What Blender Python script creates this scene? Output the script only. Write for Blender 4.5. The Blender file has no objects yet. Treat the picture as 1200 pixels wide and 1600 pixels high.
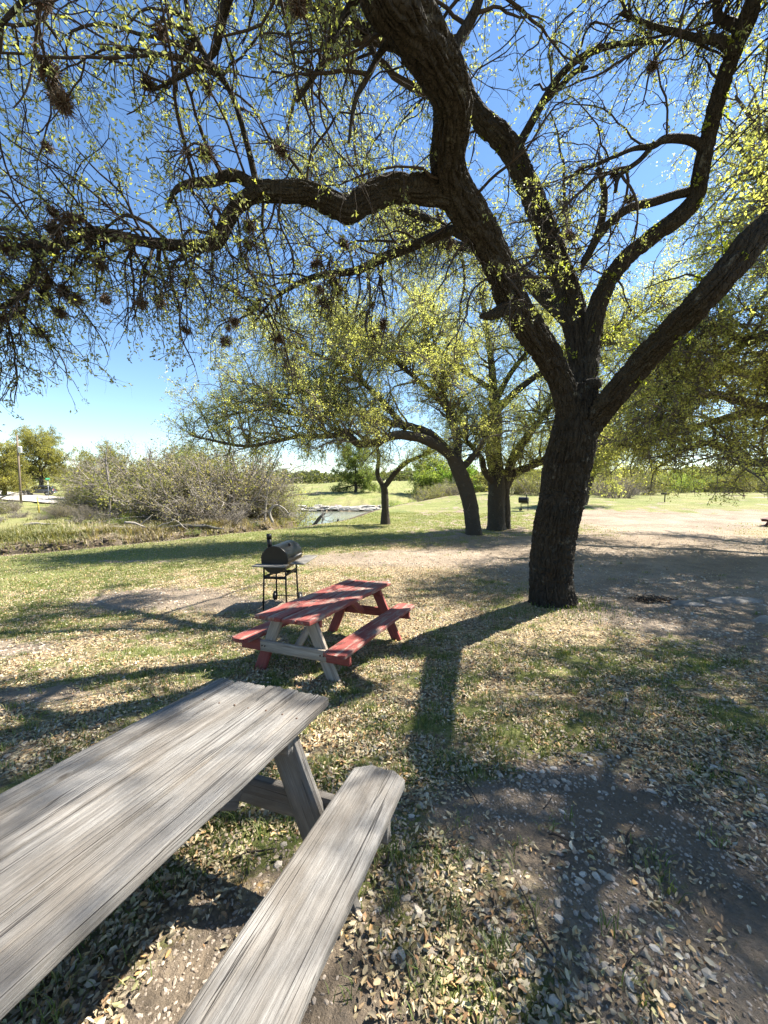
import bpy, math, random
import numpy as np
from mathutils import Matrix, Vector

rng = np.random.default_rng(7)
scene = bpy.context.scene
COL = scene.collection
EYE = 1.72
SUNV = np.array([0.75, 0.30, 1.0]); SUNV /= np.linalg.norm(SUNV)

# ------------------------------------------------------------------ noise
def _hash(ix, iy, iz):
    h = (ix.astype(np.int64)*374761393 + iy.astype(np.int64)*668265263 + iz.astype(np.int64)*2147483647) & 0xFFFFFFFF
    h = ((h ^ (h >> 13))*1274126177) & 0xFFFFFFFF
    h = ((h ^ (h >> 16))*2246822519) & 0xFFFFFFFF
    return ((h ^ (h >> 15)) & 0xFFFFFF)/float(0xFFFFFF)
def vnoise(x, y, z=0.0):
    x, y, z = np.broadcast_arrays(np.asarray(x, float), np.asarray(y, float), np.asarray(z, float))
    ix, iy, iz = np.floor(x), np.floor(y), np.floor(z)
    fx, fy, fz = x-ix, y-iy, z-iz
    fx, fy, fz = fx*fx*(3-2*fx), fy*fy*(3-2*fy), fz*fz*(3-2*fz)
    r = 0
    for a in (0, 1):
        for b in (0, 1):
            for c in (0, 1):
                r = r + _hash(ix+a, iy+b, iz+c)*(fx if a else 1-fx)*(fy if b else 1-fy)*(fz if c else 1-fz)
    return r
def fbm(x, y, z=0.0, o=4):
    s = 0; a = .5
    for i in range(o):
        s = s + a*vnoise(np.asarray(x)*2**i+17*i, np.asarray(y)*2**i-9*i, np.asarray(z)*2**i+5*i); a *= .5
    return s/(1-.5**o)
def sstep(a, b, x):
    t = np.clip((x-a)/(b-a), 0, 1); return t*t*(3-2*t)

# ------------------------------------------------------------------ mesh plumbing
class MB:
    """gathers vertices and quads/tris, then links them as ONE mesh object"""
    def __init__(s): s.v = []; s.f = []; s.n = 0; s.c = []; s.uv = []; s.hasc = False; s.m = []; s.mi = 0
    def add(s, v, f, col=None, uv=None):
        v = np.asarray(v, float).reshape(-1, 3); f = np.asarray(f, np.int64)
        s.v.append(v); s.f.append(f+s.n); s.n += len(v)
        s.m.append(np.full(len(f), s.mi))
        if col is None: s.c.append(np.full((len(v), 3), .5))
        else:
            s.hasc = True; s.c.append(np.broadcast_to(np.asarray(col, float), (len(v), 3)))
        s.uv.append(np.zeros((len(v), 2)) if uv is None else np.asarray(uv, float))
        return s
    def mesh(s, name, mats, smooth=True):
        me = bpy.data.meshes.new(name)
        V = np.concatenate(s.v); loops = []; starts = []; p = 0; mi = []
        for f, m in zip(s.f, s.m):
            if len(f) == 0: continue
            k = f.shape[1]; loops.append(f.ravel()); starts.append(p+np.arange(len(f))*k); p += f.size; mi.append(m)
        Lp = np.concatenate(loops); St = np.concatenate(starts)
        me.vertices.add(len(V)); me.vertices.foreach_set('co', V.astype(np.float32).ravel())
        me.loops.add(len(Lp)); me.loops.foreach_set('vertex_index', Lp.astype(np.int32))
        me.polygons.add(len(St)); me.polygons.foreach_set('loop_start', St.astype(np.int32))
        me.polygons.foreach_set('material_index', np.concatenate(mi).astype(np.int32))
        me.update(calc_edges=True)
        me.polygons.foreach_set('use_smooth', np.full(len(St), smooth))
        uv = np.concatenate(s.uv)
        if np.any(uv):
            l = me.uv_layers.new(name='UVMap'); l.data.foreach_set('uv', uv[Lp].astype(np.float32).ravel())
        if s.hasc:
            a = me.color_attributes.new('Col', 'FLOAT_COLOR', 'POINT')
            c = np.concatenate(s.c); a.data.foreach_set('color', np.c_[c, np.ones(len(c))].astype(np.float32).ravel())
        for m in (mats if isinstance(mats, (list, tuple)) else [mats]): me.materials.append(m)
        me.validate(); return me
    def build(s, name, mats, parent=None, smooth=True, M=None):
        o = bpy.data.objects.new(name, s.mesh(name, mats, smooth)); COL.objects.link(o)
        if parent is not None: o.parent = parent
        if M is not None: o.matrix_basis = Matrix(M)
        return o
def tag(o, label=None, cat=None, group=None, kind=None):
    for k, v in (('label', label), ('category', cat), ('group', group), ('kind', kind)):
        if v: o[k] = v
    return o
def thing(name, label, cat, loc=(0, 0, 0), rz=0, group=None):
    o = bpy.data.objects.new(name, None); COL.objects.link(o)
    o.empty_display_size = .2; o.location = loc; o.rotation_euler = (0, 0, rz)
    return tag(o, label, cat, group)
def copy_tree(o, parent=None):
    c = o.copy(); COL.objects.link(c)
    for k in ('label', 'group'):
        if parent is None and k in c: del c[k]
    if parent is not None: c.parent = parent
    for ch in [q for q in bpy.data.objects if q.parent == o]: copy_tree(ch, c)
    return c

# ------------------------------------------------------------------ shapes
def resample(P, R, ds=None, K=None):
    P = np.asarray(P, float); R = np.asarray(R, float)
    n = len(P); t = np.arange(n); k = (n-1)*8+1; q = np.linspace(0, n-1, k)
    i = np.clip(np.floor(q).astype(int), 0, n-2); f = (q-i)[:, None]
    p0 = P[np.maximum(i-1, 0)]; p1 = P[i]; p2 = P[i+1]; p3 = P[np.minimum(i+2, n-1)]
    C = .5*(2*p1+(p2-p0)*f+(2*p0-5*p1+4*p2-p3)*f**2+(3*p1-p0-3*p2+p3)*f**3)
    rr = np.interp(q, t, R)
    s = np.r_[0, np.cumsum(np.linalg.norm(np.diff(C, axis=0), axis=1))]
    if K is None: K = max(4, int(s[-1]/ds)+1)
    u = np.linspace(0, s[-1], K)
    return np.stack([np.interp(u, s, C[:, j]) for j in range(3)], 1), np.interp(u, s, rr)
def batch_tubes(mb, P, R, n, col=None):
    """P[M,K,3] R[M,K] -> n-sided tubes"""
    M, K, _ = P.shape
    T = np.gradient(P, axis=1); T /= np.linalg.norm(T, axis=2, keepdims=True)+1e-9
    ref = np.where(np.abs(T[:, :1, 2:3]) < .8, np.array([0, 0, 1.]), np.array([1., 0, 0]))
    U = np.cross(T, np.broadcast_to(ref, T.shape)); U /= np.linalg.norm(U, axis=2, keepdims=True)+1e-9
    for k in range(1, K):      # carry the frame along
        u = U[:, k-1]-(U[:, k-1]*T[:, k]).sum(1, keepdims=True)*T[:, k]
        U[:, k] = u/(np.linalg.norm(u, axis=1, keepdims=True)+1e-9)
    W = np.cross(T, U)
    a = np.arange(n)*2*math.pi/n
    V = P[:, :, None]+R[:, :, None, None]*(np.cos(a)[None, None, :, None]*U[:, :, None]+np.sin(a)[None, None, :, None]*W[:, :, None])
    s = np.concatenate([np.zeros((M, 1)), np.cumsum(np.linalg.norm(np.diff(P, axis=1), axis=2), 1)], 1)
    uv = np.stack([np.broadcast_to(a[None, None]*.5, (M, K, n))*np.maximum(R, .01)[:, :, None]*2, np.broadcast_to(s[:, :, None], (M, K, n))], -1)
    base = (np.arange(M)*K*n)[:, None, None]+(np.arange(K-1)*n)[None, :, None]
    j = np.arange(n)[None, None]; j2 = (j+1) % n
    F = np.stack([base+j, base+j2, base+n+j2, base+n+j], -1).reshape(-1, 4)
    if col is not None and np.ndim(col) == 2: col = np.repeat(col, K*n, 0)
    mb.add(V.reshape(-1, 3), F, col, uv.reshape(-1, 2))
def tube(mb, P, R, n=8, cap=True, col=None):
    P = np.asarray(P, float); R = np.broadcast_to(np.asarray(R, float), (len(P),))
    b = mb.n; batch_tubes(mb, P[None], R[None], n, col)
    if cap:
        K = len(P); c = mb.n
        mb.add(P[[0, -1]], np.zeros((0, 3), int), col)
        j = np.arange(n); j2 = (j+1) % n
        mb.add(np.zeros((0, 3)), np.r_[np.stack([j2+b, j+b, np.full(n, c)], 1), np.stack([j+b+(K-1)*n, j2+b+(K-1)*n, np.full(n, c+1)], 1)]-mb.n, None, np.zeros((0, 2)))
def box(mb, c, s, M=None, bev=0.0, col=None):
    """box of size s round c, edges chamfered by bev"""
    hx, hy, hz = np.array(s)/2.; b = min(bev, hx*.9, hy*.9, hz*.9)
    if b <= 0:
        V = np.array([[x, y, z] for x in (-hx, hx) for y in (-hy, hy) for z in (-hz, hz)])
        F = [[0, 1, 3, 2], [4, 6, 7, 5], [0, 4, 5, 1], [2, 3, 7, 6], [0, 2, 6, 4], [1, 5, 7, 3]]
    else:
        ring = lambda x, i: [[x, y, z] for y, z in ((-hy+b+i, -hz+i), (hy-b-i, -hz+i), (hy-i, -hz+b+i), (hy-i, hz-b-i), (hy-b-i, hz-i), (-hy+b+i, hz-i), (-hy+i, hz-b-i), (-hy+i, -hz+b+i))]
        V = np.array(ring(-hx, b*.8)+ring(-hx+b, 0)+ring(hx-b, 0)+ring(hx, b*.8)); F = []
        for k in range(3):
            for j in range(8): F.append([k*8+j, k*8+(j+1) % 8, k*8+8+(j+1) % 8, k*8+8+j])
        for k in (0, 24):
            q = [[0, 1, 2, 3], [0, 3, 4, 7], [4, 5, 6, 7]]
            F += [[k+i for i in (t[::-1] if k == 0 else t)] for t in q]
    V = V+np.array(c)
    if M is not None: V = V@np.array(M)[:3, :3].T+np.array(M)[:3, 3]
    mb.add(V, F, col)
def lathe(mb, prof, n=24, M=None, col=None):
    """profile (r,z) spun round z"""
    prof = np.array(prof); a = np.arange(n)*2*math.pi/n
    V = np.stack([prof[:, 0:1]*np.cos(a), prof[:, 0:1]*np.sin(a), np.broadcast_to(prof[:, 1:2], (len(prof), n))], -1).reshape(-1, 3)
    if M is not None: V = V@np.array(M)[:3, :3].T+np.array(M)[:3, 3]
    F = [[k*n+j, k*n+(j+1) % n, (k+1)*n+(j+1) % n, (k+1)*n+j] for k in range(len(prof)-1) for j in range(n)]
    mb.add(V, F, col)
def frame(loc, ax, up=(0, 0, 1)):
    """4x4 with X along ax"""
    x = np.array(ax, float); x /= np.linalg.norm(x); y = np.cross(up, x); y /= np.linalg.norm(y); z = np.cross(x, y)
    M = np.eye(4); M[:3, 0] = x; M[:3, 1] = y; M[:3, 2] = z; M[:3, 3] = loc; return M

# ------------------------------------------------------------------ node helpers
class NT:
    def __init__(s, name):
        s.m = bpy.data.materials.new(name); s.m.use_nodes = True; s.t = s.m.node_tree; s.t.nodes.clear()
        s.out = s.n('ShaderNodeOutputMaterial')
    def n(s, kind, **kw):
        nd = s.t.nodes.new(kind)
        for k, v in kw.items():
            if k[0] == '_': setattr(nd, k[1:], v)
            else:
                key = int(k[1:]) if k[0] == 'i' and k[1:].isdigit() else k.replace('__', ' ')
                if isinstance(v, bpy.types.NodeSocket): s.t.links.new(v, nd.inputs[key])
                else: nd.inputs[key].default_value = v
        return nd
    def link(s, a, b): s.t.links.new(a, b)
    def coord(s, which='Object', scale=(1, 1, 1), off=(0, 0, 0)):
        c = s.n('ShaderNodeTexCoord'); mp = s.n('ShaderNodeMapping'); s.link(c.outputs[which], mp.inputs[0])
        mp.inputs['Scale'].default_value = scale; mp.inputs['Location'].default_value = off; return mp.outputs[0]
    def noise(s, vec, scale, detail=5, rough=.55, dist=0, out=0):
        return s.n('ShaderNodeTexNoise', Vector=vec, Scale=scale, Detail=detail, Roughness=rough, Distortion=dist).outputs[out]
    def ramp(s, fac, stops, interp='LINEAR'):
        r = s.n('ShaderNodeValToRGB', Fac=fac); e = r.color_ramp; e.interpolation = interp
        while len(e.elements) < len(stops): e.elements.new(.5)
        for el, (p, c) in zip(e.elements, stops):
            el.position = p; el.color = (c, c, c, 1) if not hasattr(c, '__len__') else (*c, 1)
        return r.outputs[0]
    def mix(s, fac, a, b, mode='MIX'):
        m = s.n('ShaderNodeMix', _data_type='RGBA', _blend_type=mode, _clamp_factor=True)
        for k, v in ((0, fac), (6, a), (7, b)):
            if isinstance(v, bpy.types.NodeSocket): s.link(v, m.inputs[k])
            else: m.inputs[k].default_value = v if k == 0 else (*v, 1)
        return m.outputs[2]
    def math(s, op, a, b=0.0, clamp=False):
        m = s.n('ShaderNodeMath', _operation=op, _use_clamp=clamp)
        for k, v in ((0, a), (1, b)):
            if isinstance(v, bpy.types.NodeSocket): s.link(v, m.inputs[k])
            else: m.inputs[k].default_value = v
        return m.outputs[0]
    def attr(s, name='Col', out='Color'): return s.n('ShaderNodeAttribute', _attribute_name=name).outputs[out]
    def bump(s, h, strength=.5, dist=.02, normal=None):
        b = s.n('ShaderNodeBump', Height=h, Strength=strength, Distance=dist)
        if normal: s.link(normal, b.inputs['Normal'])
        return b.outputs[0]
    def bsdf(s, col, rough=.8, normal=None, metal=0.0, spec=.3):
        b = s.n('ShaderNodeBsdfPrincipled')
        for k, v in (('Base Color', col), ('Roughness', rough), ('Metallic', metal), ('Specular IOR Level', spec)):
            if isinstance(v, bpy.types.NodeSocket): s.link(v, b.inputs[k])
            elif k == 'Base Color': b.inputs[k].default_value = (*v, 1)
            else: b.inputs[k].default_value = v
        if normal: s.link(normal, b.inputs['Normal'])
        return b.outputs[0]
    def done(s, sh): s.link(sh, s.out.inputs[0]); return s.m

def mat_plain(name, col, rough=.7, metal=0, var=.25, scale=6, spec=.3, bump=.0):
    t = NT(name); v = t.coord(); n = t.noise(v, scale, 6, .6)
    c = t.mix(n, tuple(x*(1-var) for x in col), tuple(min(1, x*(1+var)) for x in col))
    nm = t.bump(t.noise(v, scale*12, 4), bump, .01) if bump else None
    return t.done(t.bsdf(c, rough, nm, metal, spec))

def mat_bark(name, dark, light, scale=1.0, bump=.9):
    t = NT(name); uv = t.coord('UV', (1, 1, 1)); ob = t.coord('Object')
    w = t.noise(ob, 9*scale, 3, .5, out=1)
    wv = t.n('ShaderNodeVectorMath', _operation='MULTIPLY_ADD'); t.link(w, wv.inputs[0]); wv.inputs[1].default_value = (.03, .05, .03); t.link(ob, wv.inputs[2])
    mp = t.n('ShaderNodeMapping'); t.link(wv.outputs[0], mp.inputs[0]); mp.inputs['Scale'].default_value = (1, 1, .30)
    vo = t.n('ShaderNodeTexVoronoi', _feature='DISTANCE_TO_EDGE', Vector=mp.outputs[0], Scale=27*scale).outputs[0]
    rid = t.ramp(vo, [(0, 0), (.16, .75), (.5, 1)])
    fine = t.noise(mp.outputs[0], 90*scale, 6, .7)
    big = t.noise(ob, 3, 4, .6)
    c = t.mix(fine, dark, light); c = t.mix(t.math('MULTIPLY', big, .6), c, tuple(.5*(a+b)*1.15 for a, b in zip(dark, (.12, .12, .10))))
    lich = t.ramp(t.noise(ob, 5.5, 6, .7), [(.60, 0), (.68, .55)]); c = t.mix(lich, c, (.17, .175, .15))
    h = t.math('ADD', rid, t.math('MULTIPLY', fine, .5))
    return t.done(t.bsdf(c, .92, t.bump(h, bump, .022), 0, .15))

def mat_leaf(name, trans=.45, gain=1.0, rough=.5, tint=(1.25, 1.2, .35)):
    t = NT(name); c = t.attr('Col')
    d = t.bsdf(c, rough, None, 0, .35)
    tr = t.n('ShaderNodeBsdfTranslucent'); t.link(t.mix(1.0, c, tint, 'MULTIPLY'), tr.inputs[0])
    m = t.n('ShaderNodeMixShader', i0=trans); t.link(d, m.inputs[1]); t.link(tr.outputs[0], m.inputs[2])
    return t.done(m.outputs[0])
def mat_attr(name, rough=.85, spec=.2):
    t = NT(name); c = t.attr('Col'); return t.done(t.bsdf(c, rough, None, 0, spec))

def mat_wood_gray():
    t = NT('weathered_gray_wood'); ob = t.coord('Object')
    def st(sc, off=(0, 0, 0)):
        m = t.n('ShaderNodeMapping'); t.link(ob, m.inputs[0]); m.inputs['Scale'].default_value = sc; m.inputs['Location'].default_value = off; return m.outputs[0]
    wob = t.noise(st((1.2, 5, 5)), 1.0, 3, .5, out=1)
    def warp(v, k):
        q = t.n('ShaderNodeVectorMath', _operation='MULTIPLY_ADD'); t.link(wob, q.inputs[0]); q.inputs[1].default_value = (0, k, k); t.link(v, q.inputs[2]); return q.outputs[0]
    g1 = t.noise(warp(st((2.6, 75, 75)), 2.0), 1.0, 6, .7)
    g2 = t.noise(warp(st((9, 300, 300)), 5), 1.0, 4, .7)
    blot = t.noise(st((3, 7, 7), (3, 1, 2)), 1.0, 5, .6)
    tone = t.n('ShaderNodeAttribute', _attribute_name='Col').outputs['Fac']
    c = t.ramp(g1, [(.2, (.175, .164, .149)), (.45, (.23, .219, .203)), (.62, (.265, .253, .236)), (.8, (.32, .308, .29))])
    c = t.mix(t.ramp(g2, [(.36, .62), (.54, 0)]), c, (.105, .092, .08))
    c = t.mix(t.ramp(blot, [(.38, .75), (.60, 0)]), c, (.13, .113, .095))
    c = t.mix(t.ramp(t.noise(st((2, 12, 12), (7, 3, 1)), 1.0, 4, .6), [(.58, 0), (.72, .35)]), c, (.33, .28, .22))
    crk = t.noise(warp(st((.28, 26, 26), (1, 9, 4)), .5), 1.0, 2, .4)
    crack = t.ramp(t.math('ABSOLUTE', t.math('SUBTRACT', crk, .5)), [(0, .75), (.004, .5), (.008, 0)])
    c = t.mix(crack, c, (.035, .03, .027))
    # knots
    vk = t.n('ShaderNodeTexVoronoi', Vector=st((3.1, 9.5, 6)), Scale=1.0).outputs[0]
    kn = t.ramp(vk, [(.03, 1), (.085, 0)])
    c = t.mix(t.math('MULTIPLY', kn, .8), c, (.06, .05, .042))
    c = t.mix(1.0, c, t.n('ShaderNodeCombineColor', i0=tone, i1=tone, i2=tone).outputs[0], 'MULTIPLY')
    h = t.math('ADD', t.math('MULTIPLY', g1, .6), t.math('MULTIPLY', g2, .55)); h = t.math('SUBTRACT', h, t.math('MULTIPLY', crack, .9))
    return t.done(t.bsdf(c, .85, t.bump(h, .9, .007), 0, .2))

def mat_wood_red(wear=.5, name='worn_red_paint'):
    t = NT(name); ob = t.coord('Object')
    def st(sc, off=(0, 0, 0)):
        m = t.n('ShaderNodeMapping'); t.link(ob, m.inputs[0]); m.inputs['Scale'].default_value = sc; m.inputs['Location'].default_value = off; return m.outputs[0]
    g1 = t.noise(st((1.6, 40, 40)), 1.0, 5, .65); g2 = t.noise(st((6, 160, 160)), 1.0, 3, .6)
    patch = t.noise(st((3.2, 9, 9), (2, 5, 1)), 1.0, 6, .7)
    red = t.mix(t.noise(st((2, 6, 6)), 1.0, 4), (.20, .038, .032), (.33, .095, .075))
    red = t.mix(t.ramp(g2, [(.3, .55), (.6, 0)]), red, (.10, .025, .025))
    bare = t.ramp(g1, [(.3, (.12, .095, .075)), (.55, (.27, .22, .18)), (.75, (.38, .32, .26))])
    m = t.ramp(t.math('ADD', patch, t.math('MULTIPLY', g1, .35)), [(.86-.3*wear, 0), (.99-.3*wear, .85)])
    c = t.mix(m, red, bare)
    h = t.math('ADD', t.math('MULTIPLY', g1, .5), t.math('MULTIPLY', g2, .4))
    return t.done(t.bsdf(c, .72, t.bump(h, .5, .005), 0, .3))
def mat_wood_bare():
    t = NT('bare_tan_wood'); ob = t.coord('Object')
    def st(sc, off=(0, 0, 0)):
        m = t.n('ShaderNodeMapping'); t.link(ob, m.inputs[0]); m.inputs['Scale'].default_value = sc; m.inputs['Location'].default_value = off; return m.outputs[0]
    g1 = t.noise(st((1.4, 30, 30)), 1.0, 6, .65, .6); g2 = t.noise(st((5, 150, 150)), 1.0, 3, .6)
    c = t.ramp(g1, [(.28, (.17, .13, .10)), (.5, (.33, .28, .22)), (.72, (.46, .40, .33))])
    c = t.mix(t.ramp(g2, [(.35, .4), (.55, 0)]), c, (.14, .11, .09))
    vk = t.n('ShaderNodeTexVoronoi', Vector=st((4, 10, 7)), Scale=1.0).outputs[0]
    c = t.mix(t.ramp(vk, [(.05, .9), (.12, 0)]), c, (.09, .06, .045))
    return t.done(t.bsdf(c, .8, t.bump(g1, .4, .004), 0, .2))
# ================================================================== terrain
CREST = np.array([(-80, -20), (-40, 0), (-13.9, 13.7), (-11.1, 16.4), (-7, 20.6), (-4.6, 22.5), (-2.2, 28), (-.6, 37), (3.5, 50), (10, 64), (30, 80), (80, 100), (200, 120), (900, 200)], float)
FARB = np.array([(-80, 8), (-40, 16), (-27, 24), (-20, 27), (-14, 31), (-11, 38), (-11, 47), (-22, 58), (-28, 72), (-18, 77), (4, 78), (14, 84), (34, 97), (80, 118), (200, 140), (900, 230)], float)
def sdist(x, y, PL):
    """signed distance to a polyline, positive on its right-hand side"""
    best = np.full(np.shape(x), 1e9); sg = np.ones(np.shape(x))
    for (ax, ay), (bx, by) in zip(PL[:-1], PL[1:]):
        dx, dy = bx-ax, by-ay; L = dx*dx+dy*dy
        t = np.clip(((x-ax)*dx+(y-ay)*dy)/L, 0, 1)
        d = np.hypot(x-ax-t*dx, y-ay-t*dy); cr = (x-ax)*dy-(y-ay)*dx
        up = d < best-1e-6; best = np.where(up, d, best); sg = np.where(up, np.sign(cr), sg)
    return best*sg
_yy = np.arange(-400, 1500, .25)
_bb = np.interp(_yy, [-400, -12, -3, 0, 1.83, 3.2, 4.66, 6.6, 10, 20, 32, 45, 70, 150, 400, 1500], [2.5, .75, .36, .125, -.035, -.2, -.375, -.53, -.62, -.67, -.62, -.5, -.2, .6, 3, 8])
_k = np.hanning(9); _k /= _k.sum(); _bb = np.convolve(np.pad(_bb, 4, 'edge'), _k, 'valid')
_ry = ([0, 22, 30, 45, 70, 150, 1500], [0, 0, .2, .65, .9, 1.2, 2])
def land(x, y):
    z = np.interp(y, _yy, _bb)+.019*np.clip(x+.6, -9, 6)*sstep(30, 12, y)
    z = z+sstep(4, 20, x)*np.interp(y, *_ry)
    z = z+.10*np.exp(-((x-3.03)**2+(y-6.64)**2)/1.1)
    return z
def height(x, y):
    x = np.asarray(x, float); y = np.asarray(y, float)
    s1 = sdist(x, y, CREST); s2 = -sdist(x, y, FARB)
    n = land(x, y)
    wf = sstep(-40, -16, x)*sstep(50, 66, y)
    hl = np.interp(s2, [0, 1.2, 12, 33, 50, 80, 400, 2000], [-2.3, -1.75, -1.25, -.45, .9, 1.6, 6, 14])
    hf = np.interp(s2, [0, .8, 1.6, 5, 17, 70, 170, 600, 2000], [-3.2, -2.7, -2.35, -1.5, 0, 3.2, 5.5, 9, 14])
    far = hl*(1-wf)+hf*wf
    bed = -4.6
    rough = (fbm(x*.7, y*.7, 3)-.5)
    near = n-2.0*sstep(0, 4.5, -s1)*1-np.clip(-s1-3, 0, 3)*.5
    a = np.where(s1 > 0, n, np.maximum(near, bed))
    h = np.where(s2 > -.9, np.where(s2 > 0, far, far+(bed-far)*sstep(0, .9, -s2)), np.where(s1 > 0, n, np.where(s1 > -7, np.maximum(near, bed), bed)))
    h = np.where(s1 > 0, n, h)
    h = h+rough*np.where(s2 > -1.2, .6, .12*sstep(2, 12, np.hypot(x, y)))
    return h
def gmask(x, y):
    """grass, litter, dirt amounts of the near ground (0..1)"""
    s1 = sdist(x, y, CREST)
    n1 = fbm(x*.9, y*.9, 1); n2 = fbm(x*2.7, y*2.7, 2); n3 = fbm(x*.28, y*.28, 9)
    def el(cx, cy, rx, ry, k=1.0): return k*np.exp(-np.clip(((x-cx)/rx)**2+((y-cy)/ry)**2, 0, 40))
    d = el(9.5, 10, 6.5, 5)+el(5.8, 6.6, 2.4, 2.2)+el(17, 26, 12, 5, 1.1)+el(10, 18, 7, 5)+el(.6, 12.4, 4.5, 1.4, .9)+el(-4.9, 8.0, 1.5, .8, 1.3)+el(-2.6, 7.3, 1.6, .5, .8)+el(-5.3, 5.0, 1.1, .5, .8) \
        + el(1.9, .9, 1.5, .9, 1.0)+el(.9, 2.0, .75, .4, .7)+el(4.8, 2.6, 1.8, 1.0, .5)+el(-8.6, 12.5, 3.2, .5, .8)+el(-3.4, 3.6, .8, .3, .6)+el(-.5, .9, .6, .8, .7)
    d = np.clip(d*1.25*(.45+1.1*n1)-.1, 0, 1)
    lawn = np.clip(sstep(9.5, 3.5, s1)*sstep(7, 12, y)*sstep(1.5, -3, x)+sstep(14.5, 19, y)*sstep(15, 8, x-(y-17)*.2)+sstep(33, 38, y+.1*x), 0, 1)
    left_ = sstep(1.5, -3.5, x)*sstep(2.2, 4.5, y)+.6*el(3.4, 4.6, 2.2, 1.4)
    g = np.clip(.27+.40*left_+.62*lawn+1.7*(n2-.5)+1.3*(n3-.5), 0, 1)*(1-.9*d*(1-.75*lawn*(n2 > .35)))
    far = np.where(s1 < 0, 1.0, 0); sB = -sdist(x, y, FARB); g = np.where(far > 0, np.clip(.85+1.2*(n3-.45), 0, 1)*sstep(.3, 1.2, sB+(n2-.5)), g); g = np.where((far > 0) & (sB < .45+2.2*(n2-.5)), -1.0, g)
    lt = np.clip(1.0-1.25*d-.75*lawn+.8*(n1-.5), 0, 1)*sstep(40, 20, y)*np.where(s1 < 0, 0, 1)
    return g, lt, np.where(far > 0, 0, d)
def axis_pts(a, b, fine, lo, hi, grow):
    m = list(np.arange(a, b+1e-6, fine)); st = fine
    up = []; v = b
    while v < hi: st *= grow; v += st; up.append(v)
    st = fine; dn = []; v = a
    while v > lo: st *= grow; v -= st; dn.append(v)
    return np.array(dn[::-1]+m+up)
gx = axis_pts(-4.5, 5, .06, -2600, 2600, 1.032); gy = axis_pts(.2, 8.5, .06, -300, 3200, 1.03)
X, Y = np.meshgrid(gx, gy); shp = X.shape
Zg = height(X.ravel(), Y.ravel())
rr_ = np.hypot(X.ravel(), Y.ravel())
Zg = Zg+(fbm(X.ravel()*3, Y.ravel()*3, 5)-.5)*.05*sstep(30, 8, rr_)+(fbm(X.ravel()*14, Y.ravel()*14, 6, 3)-.5)*.022*sstep(14, 6, rr_)
g_, l_, d_ = gmask(X.ravel(), Y.ravel())
idx = np.arange(shp[0]*shp[1]).reshape(shp)
Fg = np.stack([idx[:-1, :-1], idx[:-1, 1:], idx[1:, 1:], idx[1:, :-1]], -1).reshape(-1, 4)

def mat_ground():
    t = NT('ground'); ob = t.coord('Object'); c = t.n('ShaderNodeSeparateColor'); t.link(t.attr('Col'), c.inputs[0])
    G, Lm, D = c.outputs
    fine = t.noise(ob, 9, 8, .7); mid = t.noise(ob, 1.3, 6, .6); grit = t.noise(ob, 70, 5, .75)
    dirt = t.ramp(t.math('ADD', t.math('MULTIPLY', fine, .6), t.math('MULTIPLY', grit, .4)), [(.3, (.13, .10, .072)), (.47, (.30, .242, .18)), (.7, (.48, .40, .31))])
    pink = t.mix(t.ramp(mid, [(.35, 0), (.65, .7)]), dirt, (.45, .355, .27))
    dirt = t.mix(t.math('MULTIPLY', D, .65), dirt, pink)
    dirt = t.mix(t.ramp(t.noise(ob, .22, 6, .65, .8), [(.40, .6), (.60, 0)]), dirt, (.20, .155, .11)); blot = t.noise(ob, .8, 7, .7); dirt = t.mix(t.ramp(blot, [(.38, .55), (.56, 0)]), dirt, (.16, .128, .095))
    speck = t.noise(ob, 34, 4, .8); dirt = t.mix(t.ramp(speck, [(.60, 0), (.68, .7)]), dirt, (.10, .08, .058))
    # litter: small leaf-sized cells, each its own tan
    mp = t.n('ShaderNodeMapping'); t.link(ob, mp.inputs[0]); mp.inputs['Scale'].default_value = (1, 1, .3)
    vo = t.n('ShaderNodeTexVoronoi', Vector=mp.outputs[0], Scale=30.0, Randomness=1.0)
    sc = t.n('ShaderNodeSeparateColor'); t.link(vo.outputs['Color'], sc.inputs[0])
    lit = t.ramp(sc.outputs[0], [(0, (.14, .095, .055)), (.25, (.30, .235, .13)), (.5, (.42, .34, .20)), (.75, (.49, .41, .265)), (.95, (.40, .26, .12))])
    soil = (.13, .10, .072)
    lit = t.mix(t.ramp(vo.outputs['Distance'], [(.45, 0), (.75, .85)]), lit, soil)
    lit = t.mix(t.ramp(grit, [(.55, 0), (.75, .35)]), lit, soil)
    gm = t.noise(ob, 26, 5, .75); gn = t.noise(ob, .5, 5, .6)
    grass = t.ramp(t.math('ADD', t.math('MULTIPLY', gm, .6), t.math('MULTIPLY', gn, .4)), [(.32, (.06, .085, .022)), (.5, (.15, .175, .05)), (.68, (.29, .285, .12))])
    grass = t.mix(t.ramp(t.noise(ob, .16, 6, .7), [(.45, 0), (.62, .6)]), grass, (.27, .235, .115))
    lm = t.ramp(t.math('ADD', Lm, t.math('MULTIPLY', t.math('SUBTRACT', t.noise(ob, 5, 5, .7), .5), 1.4)), [(.35, 0), (.6, 1)])
    base = t.mix(lm, dirt, lit)
    gk = t.ramp(t.math('ADD', G, t.math('MULTIPLY', t.math('SUBTRACT', t.noise(ob, 12, 6, .75), .5), 1.5)), [(.42, 0), (.66, .92)])
    base = t.mix(gk, base, grass)
    base = t.mix(t.math('MULTIPLY', G, -1.0, True), base, t.mix(fine, (.035, .027, .02), (.15, .115, .08)))
    h = t.math('ADD', t.math('MULTIPLY', vo.outputs['Distance'], .5), t.math('ADD', fine, t.math('MULTIPLY', grit, .6)))
    return t.done(t.bsdf(base, .95, t.bump(h, 1.0, .045), 0, .1))
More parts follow.
